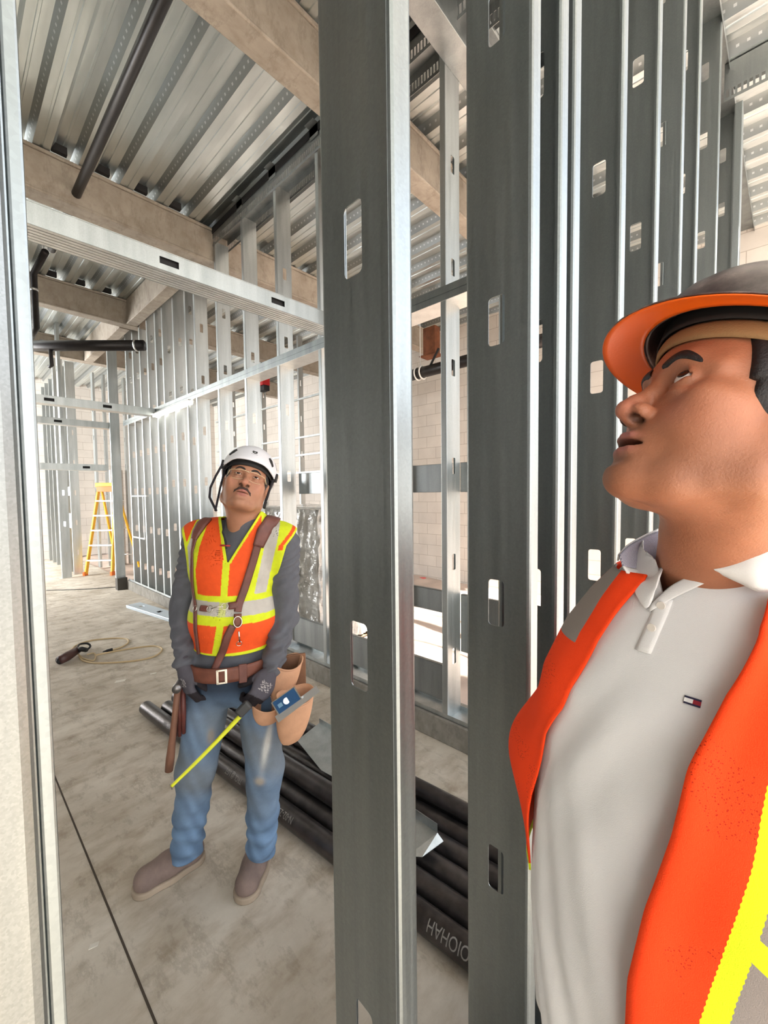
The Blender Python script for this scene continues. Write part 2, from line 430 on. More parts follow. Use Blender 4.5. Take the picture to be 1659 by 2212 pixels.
header(-1.6, 2.10, 2.41, 2.84, 2.945, .165, 'large slotted header with ribbed underside spanning above the worker', True, (-1.0, -.2, .92, 1.60))
header(-1.6, 2.12, 6.38, 2.735, 2.835, .15, 'upper of the two slim headers crossing above the far corridor', False, (.95, 1.55))
header(-1.6, 2.05, 8.12, 2.735, 2.835, .15, 'slim slotted header right behind and below the upper one', False, (1.30,))
header(-1.6, 1.97, 8.02 + .25, 2.03, 2.135, .15, 'door header low above the doorway with the yellow ladder', False, (.9, 1.67))

# ---------------------------------------------------------------- right-hand wall on the curb
XA = 2.13; XAC = XA + .076
LA = 4.34 - .157
def zr(z): return z - .157
mA = stud_mesh(LA, holes=[zr(z) for z in (.545, 1.155, 1.765, 2.375, 2.985, 3.595)])
mB_ = stud_mesh(LA, holes=[zr(z) for z in (.45, 1.06, 1.67, 2.28, 2.89, 3.5, 3.9)], mirror=True)
R90 = math.pi / 2
YA = [1.44, 2.045, 2.64, 3.24, 3.83, 4.42, 4.99]
LABA = ['tall bright stud seen between the two big foreground studs',
        'wall stud hidden behind the widest foreground stud',
        'wall stud just left of the widest foreground stud',
        'wall stud above the worker shoulder, first left of the plastic wrapped bundle',
        'wall stud behind the worker, right above his white helmet',
        'wall stud rising just left of the white helmet',
        'wall stud left of the helmet, before the paired dark studs']
for y, lab in zip(YA, LABA):
    stud(mA, (XAC, y, .157), R90, lab, 'tall studs of the right-hand wall')
PAIR = [(5.30, True, 'right stud of the dark gapped pair in the right-hand wall'), (5.64, False, 'middle stud of the dark gapped group, with black slots'), (6.02, False, 'left stud of the dark gapped group in the right-hand wall')]
for y, mr, lab in PAIR: stud(mB_ if mr else mA, (XAC, y, .157), R90, lab, 'tall studs of the right-hand wall')
YC = [6.33, 6.66, 7.0, 7.33, 7.68]
for i, y in enumerate(YC):
    stud(mB_, (XAC, y, .157), R90, 'closely spaced corridor wall stud, %s before the corner post' % ['fifth', 'fourth', 'third', 'second', 'last'][i], 'closely spaced studs near the corner')
# corner post facing the corridor, standing on a dark block
stud(stud_mesh(4.2, mat=GALV, web=.14), (2.04, 8.05, .20), R90, 'grey corner post at the end of the right-hand wall', 'tall studs of the right-hand wall')
tag(MB().box((1.97, 7.99, 0), (2.12, 8.12, .20)).build('post_base', plain('dark_mortar', lin(78, 74, 68), .9)), 'dark block under the corner post', 'block')

# bottom track, mid-height track, slotted deflection track
def trackA(y0, y1, z, h, label, name, x0=XA - .002, x1=XA + .154, both=True):
    mb = MB().box((x0, y0, z), (x1, y1, z + .002)); mb.box((x0, y0, z), (x0 + .002, y1, z + h)) 
    if both: mb.box((x1 - .002, y0, z), (x1, y1, z + h))
    return tag(mb.build(name, GALV), label, 'track')
trackA(.64, 7.95, .156, .03, 'bottom track lying on the concrete curb', 'bottom_track')
mt = empty('horizontal_track', (XA, 2, 2.765), 'long horizontal track across the right-hand wall above the worker', 'track')
MB().box((-.006, -1.4, 0), (-.004, 5.9, .085)).box((-.010, -1.4, .04), (-.0061, 5.9, .044)).build('front_leg', GALV_NEAR, mt)  # darker steel puts this leg's dim reflection into its colour
MB().box((-.006, -1.4, -.0025), (.165, 5.9, -.0005)).build('underside', GALV_BOUNCE, mt)
MB().box((.163, -1.4, 0), (.165, 5.9, .085)).build('back_leg', GALV_PLATE, mt)
def slotted(name, y0, y1, label):
    o = empty(name, (XA, y0, 4.30), label, 'track')
    for nm, x in (('front_leg', -.006), ('back_leg', .162)):
        mb = MB(); mb.box((x, 0, 0), (x + .002, y1 - y0, .022)); mb.box((x, 0, .075), (x + .002, y1 - y0, .13))
        y = 0
        while y < y1 - y0: mb.box((x, y, .022), (x + .002, y + .010, .075)); y += .0254
        mb.build(nm, GALV_PLATE, o)
    MB().box((-.006, 0, .13), (.164, y1 - y0, .132)).build('top_web', GALV_PLATE, o)
    MB().box((-.012, 0, .132), (.17, y1 - y0, .197)).build('firestop_strip', DARK, o)
slotted('slotted_track', .6, 4.46, 'slotted deflection track with black strip at the roof deck, near run')
slotted('slotted_track', 4.64, 6.97, 'slotted deflection track between the two deep beams')
for y in YA[2:5]:
    c = MB().box((-.06, -.02, 0), (-.008, .085, .002)).box((-.012, -.02, -.09), (-.010, .085, .002)).build('deck_clip', GALV); c.location = (XA, y, 4.50 - .004)
    tag(c, 'small white clip at the roof deck above the %s' % {2.64: 'stud beside the widest foreground stud', 3.24: 'stud over the worker shoulder', 3.83: 'stud over the helmet'}[y], 'clip', 'clips along the slotted track')

# backing plates between the studs on the far face
XP = XA + .156
def plate(y0, y1, z0, z1, label, x=XP):
    mb = MB().box((0, 0, 0), (.002, y1 - y0, z1 - z0)).box((0, 0, 0), (.03, y1 - y0, .002)).box((0, 0, z1 - z0 - .002), (.03, y1 - y0, z1 - z0))
    o = mb.build('backing_plate', GALV_PLATE); o.location = (x, y0, z0)
    return tag(o, label, 'backing plate', 'steel backing plates behind the studs')
plate(1.50, 3.2, 1.60, 1.79, 'backing plate at head height left of the bright tall stud')
plate(.7, 1.44, 1.60, 1.79, 'backing plate at head height right of the bright tall stud')
plate(1.50, 2.6, .78, .93, 'narrow backing plate left of the bright stud, above the soil view')
plate(.7, 1.44, .55, .93, 'deep backing plate right of the bright tall stud, below waist')
plate(1.50, 3.2, .235, .47, 'low backing plate behind the pipes, left of the bright tall stud', XA + .05)
# ---------------------------------------------------------------- organic shapes: distance fields turned into one continuous mesh
def smin(a, b, k):
    h = np.clip(.5 + .5 * (b - a) / k, 0, 1); return b + (a - b) * h - k * h * (1 - h)
def smax(a, b, k): return -smin(-a, -b, k)
def ell(P, c, r, R=None):
    q = P - np.asarray(c, np.float32)
    if R is not None: q = q @ np.asarray(R, np.float32)
    r = np.asarray(r, np.float32); k0 = np.linalg.norm(q / r, axis=1); k1 = np.linalg.norm(q / (r * r), axis=1) + 1e-9
    return k0 * (k0 - 1) / k1
def cap(P, a, b, ra, rb):
    a = np.asarray(a, np.float32); d = np.asarray(b, np.float32) - a; q = P - a
    t = np.clip(q @ d / (d @ d + 1e-12), 0, 1); return np.linalg.norm(q - t[:, None] * d, axis=1) - (ra + (rb - ra) * t)
def chain(P, pts, rs, k=.01):
    d = None
    for i in range(len(pts) - 1):
        e = cap(P, pts[i], pts[i + 1], rs[i], rs[i + 1]); d = e if d is None else smin(d, e, k)
    return d
def rotm(ax, deg):
    return np.array(Matrix.Rotation(math.radians(deg), 3, ax), np.float32)
def sdf_mesh(f, lo, hi, vox):
    lo = np.array(lo, float); n = np.ceil((np.array(hi) - lo) / vox).astype(int); B = 5; nb = n // B + 1; n = nb * B
    ax = [lo[i] + vox * (np.arange(nb[i]) * B + (B - 1) / 2) for i in range(3)]
    g = np.stack(np.meshgrid(*ax, indexing='ij'), -1).reshape(-1, 3).astype(np.float32)
    d = f(g); act = np.abs(d) < vox * B * 1.35
    V = np.repeat(np.repeat(np.repeat(np.sign(d).reshape(nb), B, 0), B, 1), B, 2).astype(np.float32)
    idx = np.argwhere(act.reshape(nb)); off = np.stack(np.meshgrid(*[np.arange(B)] * 3, indexing='ij'), -1).reshape(-1, 3)
    for s in range(0, len(idx), 3000):
        ii = (idx[s:s + 3000, None, :] * B + off[None]).reshape(-1, 3)
        V[ii[:, 0], ii[:, 1], ii[:, 2]] = f((lo + ii * vox).astype(np.float32))
    S = V < 0; n = np.array(V.shape)
    cs = [S[i:n[0] - 1 + i, j:n[1] - 1 + j, k:n[2] - 1 + k] for i in (0, 1) for j in (0, 1) for k in (0, 1)]
    cnt = sum(c.astype(np.int8) for c in cs); cell = (cnt > 0) & (cnt < 8); ci = np.argwhere(cell)
    ids = -np.ones(cell.shape, int); ids[cell] = np.arange(len(ci))
    acc = np.zeros((len(ci), 3)); num = np.zeros(len(ci))
    cor = [(i, j, k) for i in (0, 1) for j in (0, 1) for k in (0, 1)]
    val = [V[ci[:, 0] + i, ci[:, 1] + j, ci[:, 2] + k] for i, j, k in cor]
    for a in range(8):
        for b in range(a + 1, 8):
            if sum(abs(cor[a][q] - cor[b][q]) for q in range(3)) != 1: continue
            va, vb = val[a], val[b]; m = (va < 0) != (vb < 0); t = np.where(m, va / (va - vb + 1e-12), 0)
            p = np.array(cor[a]) + t[:, None] * (np.array(cor[b]) - np.array(cor[a])); acc[m] += p[m]; num[m] += 1
    verts = lo + (ci + acc / np.maximum(num, 1)[:, None]) * vox
    faces = []
    for axis in range(3):
        u, v = [(1, 2), (2, 0), (0, 1)][axis]
        A = S; sl0 = [slice(None)] * 3; sl1 = [slice(None)] * 3; sl0[axis] = slice(0, -1); sl1[axis] = slice(1, None)
        ch = np.argwhere(A[tuple(sl0)] != A[tuple(sl1)]); ch = ch[(ch[:, u] > 0) & (ch[:, v] > 0) & (ch[:, u] < n[u] - 1) & (ch[:, v] < n[v] - 1)]
        e = [np.zeros(3, int) for _ in range(4)]; e[1][u] = -1; e[2][u] = -1; e[2][v] = -1; e[3][v] = -1
        q = np.stack([ids[tuple((ch + k).T)] for k in e], 1); inside = A[tuple(ch.T)]
        q = np.where(inside[:, None], q, q[:, ::-1]); faces.append(q[(q >= 0).all(1)])
    F = np.concatenate(faces)
    for _ in range(2):
        P = verts.astype(np.float32); h = vox * .5; d0 = f(P)
        g = np.stack([(f(P + np.eye(3, dtype=np.float32)[i] * h) - f(P - np.eye(3, dtype=np.float32)[i] * h)) / (2 * h) for i in range(3)], 1)
        gl = (g * g).sum(1) + 1e-4; st = (d0 / gl)[:, None] * g; ln = np.linalg.norm(st, axis=1, keepdims=True); st *= np.minimum(1, vox * .6 / (ln + 1e-9)); verts = verts - st
    return verts, F
def np_obj(name, verts, faces, mat, parent=None, smooth=True, colfn=None, M=None):
    me = bpy.data.meshes.new(name); nf = len(faces)
    me.vertices.add(len(verts)); me.vertices.foreach_set('co', np.asarray(verts, np.float32).ravel())
    k = faces.shape[1]; me.loops.add(nf * k); me.loops.foreach_set('vertex_index', faces.ravel().astype(np.int32))
    me.polygons.add(nf); me.polygons.foreach_set('loop_start', np.arange(nf, dtype=np.int32) * k); me.polygons.foreach_set('loop_total', np.full(nf, k, np.int32))
    me.update(calc_edges=True); me.validate()
    if smooth: me.polygons.foreach_set('use_smooth', [True] * len(me.polygons))
    for m in (mat if isinstance(mat, (list, tuple)) else [mat]): me.materials.append(m)
    if colfn is not None:
        c = colfn(np.asarray(verts)); a = me.color_attributes.new('tone', 'FLOAT_COLOR', 'POINT')
        a.data.foreach_set('color', np.concatenate([c, np.ones((len(c), 1))], 1).astype(np.float32).ravel())
    o = bpy.data.objects.new(name, me); COL.objects.link(o)
    if parent is not None: o.parent = parent
    if M is not None: o.matrix_local = M
    return o
def grid_obj(name, P, mat, parent=None, closed_u=False, uv=None, solid=0, M=None, smooth=True):
    """P: (nu,nv,3) points"""
    nu, nv = P.shape[:2]; i = np.arange(nu if closed_u else nu - 1)[:, None]; j = np.arange(nv - 1)[None]
    i2 = (i + 1) % nu; F = np.stack([i * nv + j, i2 * nv + j, i2 * nv + j + 1, i * nv + j + 1], -1).reshape(-1, 4)
    o = np_obj(name, P.reshape(-1, 3), F, mat, parent, smooth, None, M)
    if uv is not None:
        a = o.data.attributes.new('lay', 'FLOAT_VECTOR', 'POINT'); a.data.foreach_set('vector', np.asarray(uv, np.float32).reshape(-1, 3).ravel())
    if solid:
        md = o.modifiers.new('s', 'SOLIDIFY'); md.thickness = solid; md.offset = -1
    return o
def tone_mat(name, rough=.5, bump=.12, bs=260, sss=0, spec=.4):
    m = NM(name); m.set(None, rough, 0, spec); a = m.node('ShaderNodeAttribute', attribute_name='tone')
    v = m.coords(); n = m.noise(v, 38, 5, .6); n2 = m.noise(v, bs, 3)
    c = m.mix(1.0, a.outputs['Color'], m.ramp(n, [(.3, (.88, .86, .86, 1)), (.7, (1.0, 1.0, 1.0, 1))]), 'MULTIPLY'); m.color(c)
    if sss: m.b.inputs['Subsurface Weight'].default_value = sss; m.b.inputs['Subsurface Radius'].default_value = (.012, .005, .003); m.b.inputs['Subsurface Scale'].default_value = 1
    m.bump(m.math('ADD', n2, m.math('MULTIPLY', n, .8)), bump, .0025); return m.m
SKIN_M = tone_mat('skin', .48, .25, 420, .12)

# ---- head, local frame: x forward, y to the person's left, z up; origin between the ears at eye height
def head_field(P, mouth=0.0, lidr=(.36, -.30), neck=None, wide=1.0):
    A = np.abs(P[:, 1:2]); Q = np.concatenate([P[:, :1], A, P[:, 2:]], 1).astype(np.float32)   # symmetric copy
    d = ell(Q, (-.008, 0, .028), (.098, .076, .092))
    d = smin(d, ell(Q, (.030, 0, .020), (.066, .062, .070)), .02)          # forehead
    d = smin(d, ell(Q, (.030, 0, -.050), (.062, .058 * wide, .062)), .022)          # mid face
    d = smin(d, ell(Q, (.038, .034, -.046), (.045, .034 * wide, .040)), .02)       # cheeks
    d = smin(d, chain(Q, [(-.006, .060 * wide, -.045), (.004, .057 * wide, -.080), (.052, .032, -.103), (.078, .006, -.108)], [.016, .017, .016, .018], .012), .028)  # jaw
    d = smin(d, ell(Q, (.086, 0, -.106), (.0170, .022, .018)), .014)        # chin
    d = smin(d, ell(Q, (.045, 0, -.105), (.045, .040, .018)), .02)
    d = smin(d, ell(Q, (.076, .0, -.070), (.0235, .030, .026)), .016)       # muzzle
    d = smin(d, chain(Q, [(.079, .008, .017), (.081, .030, .021), (.064, .050, .014)], [.0115, .0115, .010], .01), .012)   # brow ridge
    d = smin(d, ell(Q, (.055, .054, -.022), (.026, .016, .017)), .02)       # cheekbone
    d = smax(d, -ell(Q, (.099, .032, -.001), (.018, .021, .0125)), .012)   # eye socket
    # nose
    d = smin(d, chain(Q, [(.084, 0, .010), (.093, 0, -.008), (.105, 0, -.026), (.1115, 0, -.036)], [.0085, .0085, .0095, .0115], .006), .008)
    d = smin(d, ell(Q, (.0995, .0142, -.0375), (.0125, .0080, .0092)), .0045)
    d = smin(d, ell(Q, (.0975, 0, -.046), (.013, .008, .007)), .006)
    d = smax(d, -ell(Q, (.1040, .0115, -.0475), (.0095, .0062, .0056), rotm('Y', 20)), .0015)     # nostril
    # eyelids
    ev = Q - np.array((.0775, .0325, 0), np.float32); rr = np.linalg.norm(ev, axis=1)
    lid = np.abs(rr - .0146) - .0017
    n1 = np.array((math.sin(math.radians(-14)), 0, -math.cos(math.radians(-14))), np.float32)
    ang = np.arctan2(ev[:, 2], ev[:, 0]); wdt = 1 - np.clip(np.abs(ev[:, 1]) / .0142, 0, 1) ** 2.6
    op_up = lidr[0] * wdt; op_dn = lidr[1] * wdt
    gap = np.minimum(op_up - ang, ang - op_dn) * .0145
    lid = smax(lid, gap, .0012); lid = smax(lid, -(ev[:, 0] + .002), .003)
    d = smin(d, lid, .0035)
    d = smin(d, ell(Q, (.083, .0325, -.0165), (.008, .014, .005)), .006)   # under eye
    # lips
    up = chain(Q, [(.1005, 0, -.0655), (.0975, .010, -.0655), (.0855, .0235, -.0715)], [.0062, .0056, .0030], .003)
    lo_ = chain(Q, [(.0975, 0, -.0795 - mouth), (.0945, .011, -.0785 - mouth), (.0855, .0225, -.0735)], [.0066, .0060, .0030], .003)
    d = smin(d, up, .005); d = smin(d, lo_, .005)
    d = smax(d, -ell(Q, (.1075, 0, -.0925), (.0085, .034, .0065)), .008)
    slit = ell(Q, (.098, 0, -.0722 - mouth * .5), (.028, .0245, .0014 + mouth * .9)); d = smax(d, -slit, .0022)
    d = smax(d, -chain(Q, [(.112, .014 + .003, -.044), (.0995, .0285, -.066)], [.0022, .0022], .002) , .007)   # nasolabial
    # ear
    e = Q - np.array((-.010, .0745, -.006), np.float32)
    Re = rotm('Z', -22) @ rotm('Y', -8)
    er = e @ Re.astype(np.float32)
    ear = ell(er, (-.004, .0045, 0), (.0185, .0075, .0315)); ear = smax(ear, -ell(er, (-.001, .0115, .003), (.0115, .0065, .021)), .004)
    ear = smin(ear, ell(er, (-.001, .003, -.027), (.0095, .006, .0095)), .005); ear = smin(ear, cap(er, (.010, .004, .004), (.010, .004, -.010), .004, .0045), .004)
    d = smin(d, ear, .005)
    if neck is not None:
        a, b, ra, rb = neck; d = smin(d, cap(P, a, b, ra, rb), .025)
        for s in (1, -1): d = smin(d, cap(P, (-.012, .050 * s, -.075), np.array(b) + np.array((.03, .022 * s, 0)), .016, .018), .02)
        d = smin(d, ell(P, np.array(a) * .45 + np.array(b) * .55 + np.array((.045, 0, 0)), (.016, .014, .02)), .02)
    return d
def skin_tone(base, lipc, beard=.0, redcheek=.1, mouthd=0.0):
    base = np.array(base); lipc = np.array(lipc)
    def fn(v):
        x, y, z = v[:, 0], np.abs(v[:, 1]), v[:, 2]; c = np.tile(base, (len(v), 1))
        def g(cx, cy, cz, sx, sy, sz): return np.exp(-(((x - cx) / sx) ** 2 + ((y - cy) / sy) ** 2 + ((z - cz) / sz) ** 2))
        lips = np.clip(1.6 * np.maximum(g(.105, 0, -.0655, .012, .020, .0052), g(.101, 0, -.0795, .012, .018, .0060)), 0, 1)
        red = np.clip(g(.115, 0, -.036, .016, .016, .014) + .6 * g(.075, .045, -.035, .03, .02, .02), 0, 1) * redcheek
        c = c * (1 - red[:, None]) + np.array((.62, .22, .17)) * red[:, None]
        bd = np.clip(g(.07, .0, -.10, .06, .05, .028) + g(.1, 0, -.058, .02, .022, .006) + .7 * g(.03, .06, -.085, .05, .03, .03), 0, 1) * beard
        c = c * (1 - bd[:, None] * np.array((.42, .34, .26)))
        c = c * (1 - lips[:, None]) + lipc * lips[:, None]
        ins = g(.094, 0, -.0725, .014, .023, .0030) * (lips > .05) * mouthd; c = c * (1 - np.clip(ins * 1.3, 0, .93)[:, None])  # shade inside the mouth slit put into the colour
        no = np.clip(1.8 * g(.103, .0118, -.0460, .009, .0062, .0048), 0, .95); c = c * (1 - no[:, None])  # nostril shade painted into the skin colour
        dk = np.clip(g(.085, .0325, 0, .02, .020, .012), 0, 1) * .22; c = c * (1 - dk[:, None])
        return np.clip(c, 0, 1)
    return fn
def frame(fwd, left, up, T):
    f = np.array(fwd); l = np.array(left); u = np.array(up)
    return Matrix(((f[0], l[0], u[0], T[0]), (f[1], l[1], u[1], T[1]), (f[2], l[2], u[2], T[2]), (0, 0, 0, 1)))
HAIR_M = plain('black_hair', lin(24, 20, 20), .6, 0, .5, 500)
EYE_W = plain('eye_white', lin(225, 215, 208), .2); EYE_I = plain('brown_iris', lin(45, 26, 18), .12)
def eyes(parent, look, Mh, nm='eye'):
    """two eyeballs with an iris cap; look = gaze direction in head frame"""
    look = np.array(look, float); look /= np.linalg.norm(look)
    for s in (1, -1):
        mb = MB(); c = np.array((.0775, .0325 * s, 0)); n = 20; R = .0125
        w = look; u = np.cross(w, (0, 0, 1)); u /= np.linalg.norm(u); v = np.cross(u, w)
        vs = []; fs = []
        rings = [math.radians(a) for a in (0.5, 8, 16, 24, 27, 36, 50, 65, 80, 95, 110, 130, 150, 179)]
        for a in rings:
            rad = R * (1.03 if a < math.radians(25) else 1)
            for k in range(n):
                t = 2 * math.pi * k / n; vs.append(c + rad * (math.cos(a) * w + math.sin(a) * (math.cos(t) * u + math.sin(t) * v)))
        mi = []
        for i in range(len(rings) - 1):
            for k in range(n): fs.append((i * n + k, i * n + (k + 1) % n, (i + 1) * n + (k + 1) % n, (i + 1) * n + k)); mi.append(2 if i < 1 else (1 if i < 4 else 0))
        mb.add(vs, fs); mb.m = mi
        o = mb.build(nm, [EYE_W, EYE_I, DARK], parent, smooth=True); o.matrix_local = Mh
def brow_mesh(parent, Mh, f, zoff=0.0, thick=1.0):
    """eyebrow hairs laid as a low relief over the brow ridge, following the head surface"""
    for s in (1, -1):
        u = np.linspace(0, 1, 40)[:, None]; v = np.linspace(-1, 1, 11)[None]
        y = (.011 + .040 * u) * s + 0 * v
        z = .019 + .0085 * np.sin(u * 2.3) - .012 * u ** 2.2 + zoff + v * (.0052 * thick * (1 - u) ** .35 * np.minimum(1, .5 + 3 * u) + .0004)
        lo = np.full(y.size, .02); hi = np.full(y.size, .14); Y = y.ravel(); Zz = z.ravel()
        for _ in range(22):
            mid = (lo + hi) / 2; d = f(np.stack([mid, Y, Zz], 1).astype(np.float32)); inn = d < 0; lo = np.where(inn, mid, lo); hi = np.where(inn, hi, mid)
        prof = (1 - np.abs(v) ** 3) * .0026 * np.minimum(1, (1 - u) * 6 + .05) + 0 * u
        X = hi + prof.ravel() - .0006
        grid_obj('eyebrow', np.stack([X, Y, Zz], 1).reshape(40, 11, 3), HAIR_M, parent, M=Mh)
# ---------------------------------------------------------------- hands
def hand_pts(curl=(35, 40, 25), thumb=(35, 25), side=1, spread=3, sc=1.0):
    """finger joint chains in hand frame: x toward fingertips, y toward the thumb side, palm faces -z"""
    out = []
    specs = [((.088, .027, 0), (.043, .026, .021), .0088), ((.092, .008, .002), (.047, .030, .022), .0090), ((.088, -.011, 0), (.044, .028, .021), .0086), ((.080, -.028, -.002), (.034, .020, .019), .0076)]
    for q, (b, ls, r) in enumerate(specs):
        p = np.array(b, float); a = 0; sp = math.radians((1.5 - q) * spread); pts = [np.array((.030, b[1] * .55, 0.)), p.copy()]
        for k in range(3):
            a += math.radians(curl[k] * (1 + .08 * q)); p = p + ls[k] * np.array((math.cos(a) * math.cos(sp), math.sin(sp) * math.cos(a), -math.sin(a))); pts.append(p.copy())
        out.append((pts, [r * 1.25, r * 1.15, r, r * .93, r * .8]))
    p = np.array((.022, .026, -.004)); a = math.radians(thumb[0]); b = math.radians(thumb[1]); pts = [np.array((.006, .012, 0.)), p.copy()]
    for k, l in enumerate((.040, .032, .026)):
        an = a * (1 - .32 * k); dn = b * (1 + .5 * k); p = p + l * np.array((math.cos(an) * math.cos(dn), math.sin(an) * math.cos(dn), -math.sin(dn))); pts.append(p.copy())
    out.append((pts, [.016, .0155, .012, .0105, .0090]))
    return [([q * sc * np.array((1, side, 1)) for q in pts], [r * sc for r in rs]) for pts, rs in out]
def hand_field(P, T, fingers, side=1, sc=1.0, fat=0.0):
    Ti = np.linalg.inv(np.array(T)); Q = (P @ Ti[:3, :3].T + Ti[:3, 3]).astype(np.float32)
    d = ell(Q, np.array((.052, 0, 0)) * sc, np.array((.052, .042, .0165)) * sc + fat)
    d = smin(d, ell(Q, np.array((.030, .020 * side, -.006)) * sc, np.array((.028, .017, .015)) * sc + fat), .012)
    d = smin(d, cap(Q, (-.02, 0, 0), (.03, 0, 0), .026 * sc + fat, .026 * sc + fat), .015)
    for pts, rs in fingers: d = smin(d, chain(Q, pts, [r + fat for r in rs], .003), .0045)
    return d
def hframe(o, x, z):
    x = np.array(x, float); x /= np.linalg.norm(x); z = np.array(z, float); z = z - x * (z @ x); z /= np.linalg.norm(z); y = np.cross(z, x)
    return np.array(((x[0], y[0], z[0], o[0]), (x[1], y[1], z[1], o[1]), (x[2], y[2], z[2], o[2]), (0, 0, 0, 1)))

# ---------------------------------------------------------------- man in the white shirt, close on the right
MAN0 = np.array((.70, .06, 0.))
man = empty('person', MAN0, 'man in white polo, open orange vest and dark hard hat, close on the right', 'person')
def mloc(Mw): return Matrix.Translation(-Vector(MAN0)) @ Mw
MH = mloc(frame((-.5445, .7247, .4223), (-.7635, -.6367, .108), (.3471, -.2636, .9), (.6005, .0246, 1.6751)))
MHn = np.array(MH); MHi = np.linalg.inv(MHn)
def to_h(p): return (MHi @ np.array((*p, 1)))[:3]
nb = to_h(np.array((.70, .05, 1.455)) - MAN0)         # base of the neck in head frame
MAN_NECK = ((-.022, 0, -.065), tuple(nb), .060, .064)
fman = lambda P: head_field(P, mouth=.0030, lidr=(.98, -.50), neck=MAN_NECK, wide=1.06)
v, F = sdf_mesh(fman, (-.16, -.15, -.28), (.14, .13, .135), .0021)
np_obj('body', v, F, SKIN_M, man, colfn=skin_tone((.43, .170, .088), (.42, .15, .12), .60, .45, 1.0), M=MH)
eyes(man, (.84, .34, .34), MH)
brow_mesh(man, MH, fman, .001, 1.5)
def hair_field(P, thick=.004):
    x, y, z = P[:, 0], np.abs(P[:, 1]), P[:, 2]
    d = ell(np.stack([x, y, z], 1).astype(np.float32), (-.010, 0, .026), (.099, .0775, .094)); d = smin(d, ell(P, (.030, 0, .020), (.066, .0625, .070)), .02)
    d = smin(d, ell(np.stack([x, y, z], 1).astype(np.float32), (-.035, .02, -.03), (.06, .052, .07)), .02)
    d = d - thick
    A = np.maximum(x - (.050 + .25 * (z - .03)), -z + .004); B = np.maximum(np.abs(x - .018) - .019, -z - .034); Cc = np.maximum(x + .028, -z - .085)
    return smax(d, np.minimum(np.minimum(A, B), Cc), .006)
v, F = sdf_mesh(lambda P: hair_field(P, .0045), (-.14, -.10, -.13), (.08, .10, .15), .0035)
np_obj('hair', v, F, HAIR_M, man, M=MH)

# hard hat with a cap-like brim
def hat_mat():
    m = NM('brown_mottled_shell').set(None, .28, 0, .6); n = m.noise(m.coords(), 22, 6, .7)
    m.color(m.ramp(n, [(.35, lin(58, 44, 44)), (.52, lin(92, 76, 74)), (.68, lin(150, 132, 126))])); return m.m
HAT_M = hat_mat(); ORANGE_P = plain('orange_brim_plastic', lin(236, 100, 22), .35, 0, .08, 300)
hat = empty('hard_hat', (0, 0, 0), None, None); hat.parent = man; hat.matrix_local = MH
nu, nv = 72, 22
def rim(a):   # rim ellipse in head frame
    return np.array((-.004 + .124 * math.cos(a), .098 * math.sin(a), .062 + .006 * math.cos(a)))
P = np.zeros((nu, nv, 3))
for i in range(nu):
    a = 2 * math.pi * i / nu; r = rim(a)
    for j in range(nv):
        t = math.pi / 2 * j / (nv - 1); P[i, j] = (-.004 + (r[0] + .004) * math.cos(t) ** .9, r[1] * math.cos(t) ** .9, r[2] + (.100 + .004 * (abs(math.sin(a)) < .12)) * math.sin(t))
grid_obj('shell', P, HAT_M, hat, True, solid=.003)
def brim_pts(zo, inset=0.0):
    P = np.zeros((nu, 9, 3))
    for i in range(nu):
        a = 2 * math.pi * i / nu; r = rim(a); fr = max(0, math.cos(a)) ** 1.2
        w_ = min(1, max(0, (math.cos(a) + .05) / .40)); w_ = w_ * w_ * (3 - 2 * w_); ex = .006 + w_ * (.016 + .020 * fr)
        dirv = np.array((math.cos(a) * .62, math.sin(a), 0)); dirv /= np.linalg.norm(dirv)
        for j in range(9):
            s = j / 8; P[i, j] = r + dirv * (ex - inset) * s + np.array((0, 0, zo - .010 * s * s - .010 * s * fr))
    return P
grid_obj('brim', brim_pts(.0), HAT_M, hat, True, solid=.0015)
grid_obj('brim_underside', brim_pts(-.0022), ORANGE_P, hat, True, solid=.0012)
def ring_band(z0, z1, ax, ay, xc, mat, name, tilt=.05, bulge=0.0, parent=None):
    P = np.zeros((nu, 5, 3))
    for i in range(nu):
        a = 2 * math.pi * i / nu
        for j in range(5):
            s = j / 4; b = bulge * math.sin(math.pi * s); P[i, j] = (xc + (ax + b) * math.cos(a), (ay + b) * math.sin(a), z0 + (z1 - z0) * s + tilt * math.cos(a) * .1)
    return grid_obj(name, P, mat, parent, True, solid=.002)
ring_band(.040, .060, .1045, .0815, -.006, plain('tan_sweatband', lin(150, 118, 80), .9, 0, .3, 500), 'sweatband', .05, .003, hat)
ring_band(.058, .080, .110, .086, -.006, DARK, 'suspension_band', .05, 0, hat)
MB().obox((.02, .099, .072), (.03, 0, 0), (0, .003, 0), (0, 0, .010)).obox((.02, -.099, .072), (.03, 0, 0), (0, .003, 0), (0, 0, .010)).build('side_slot', DARK, hat, bevel=.002)

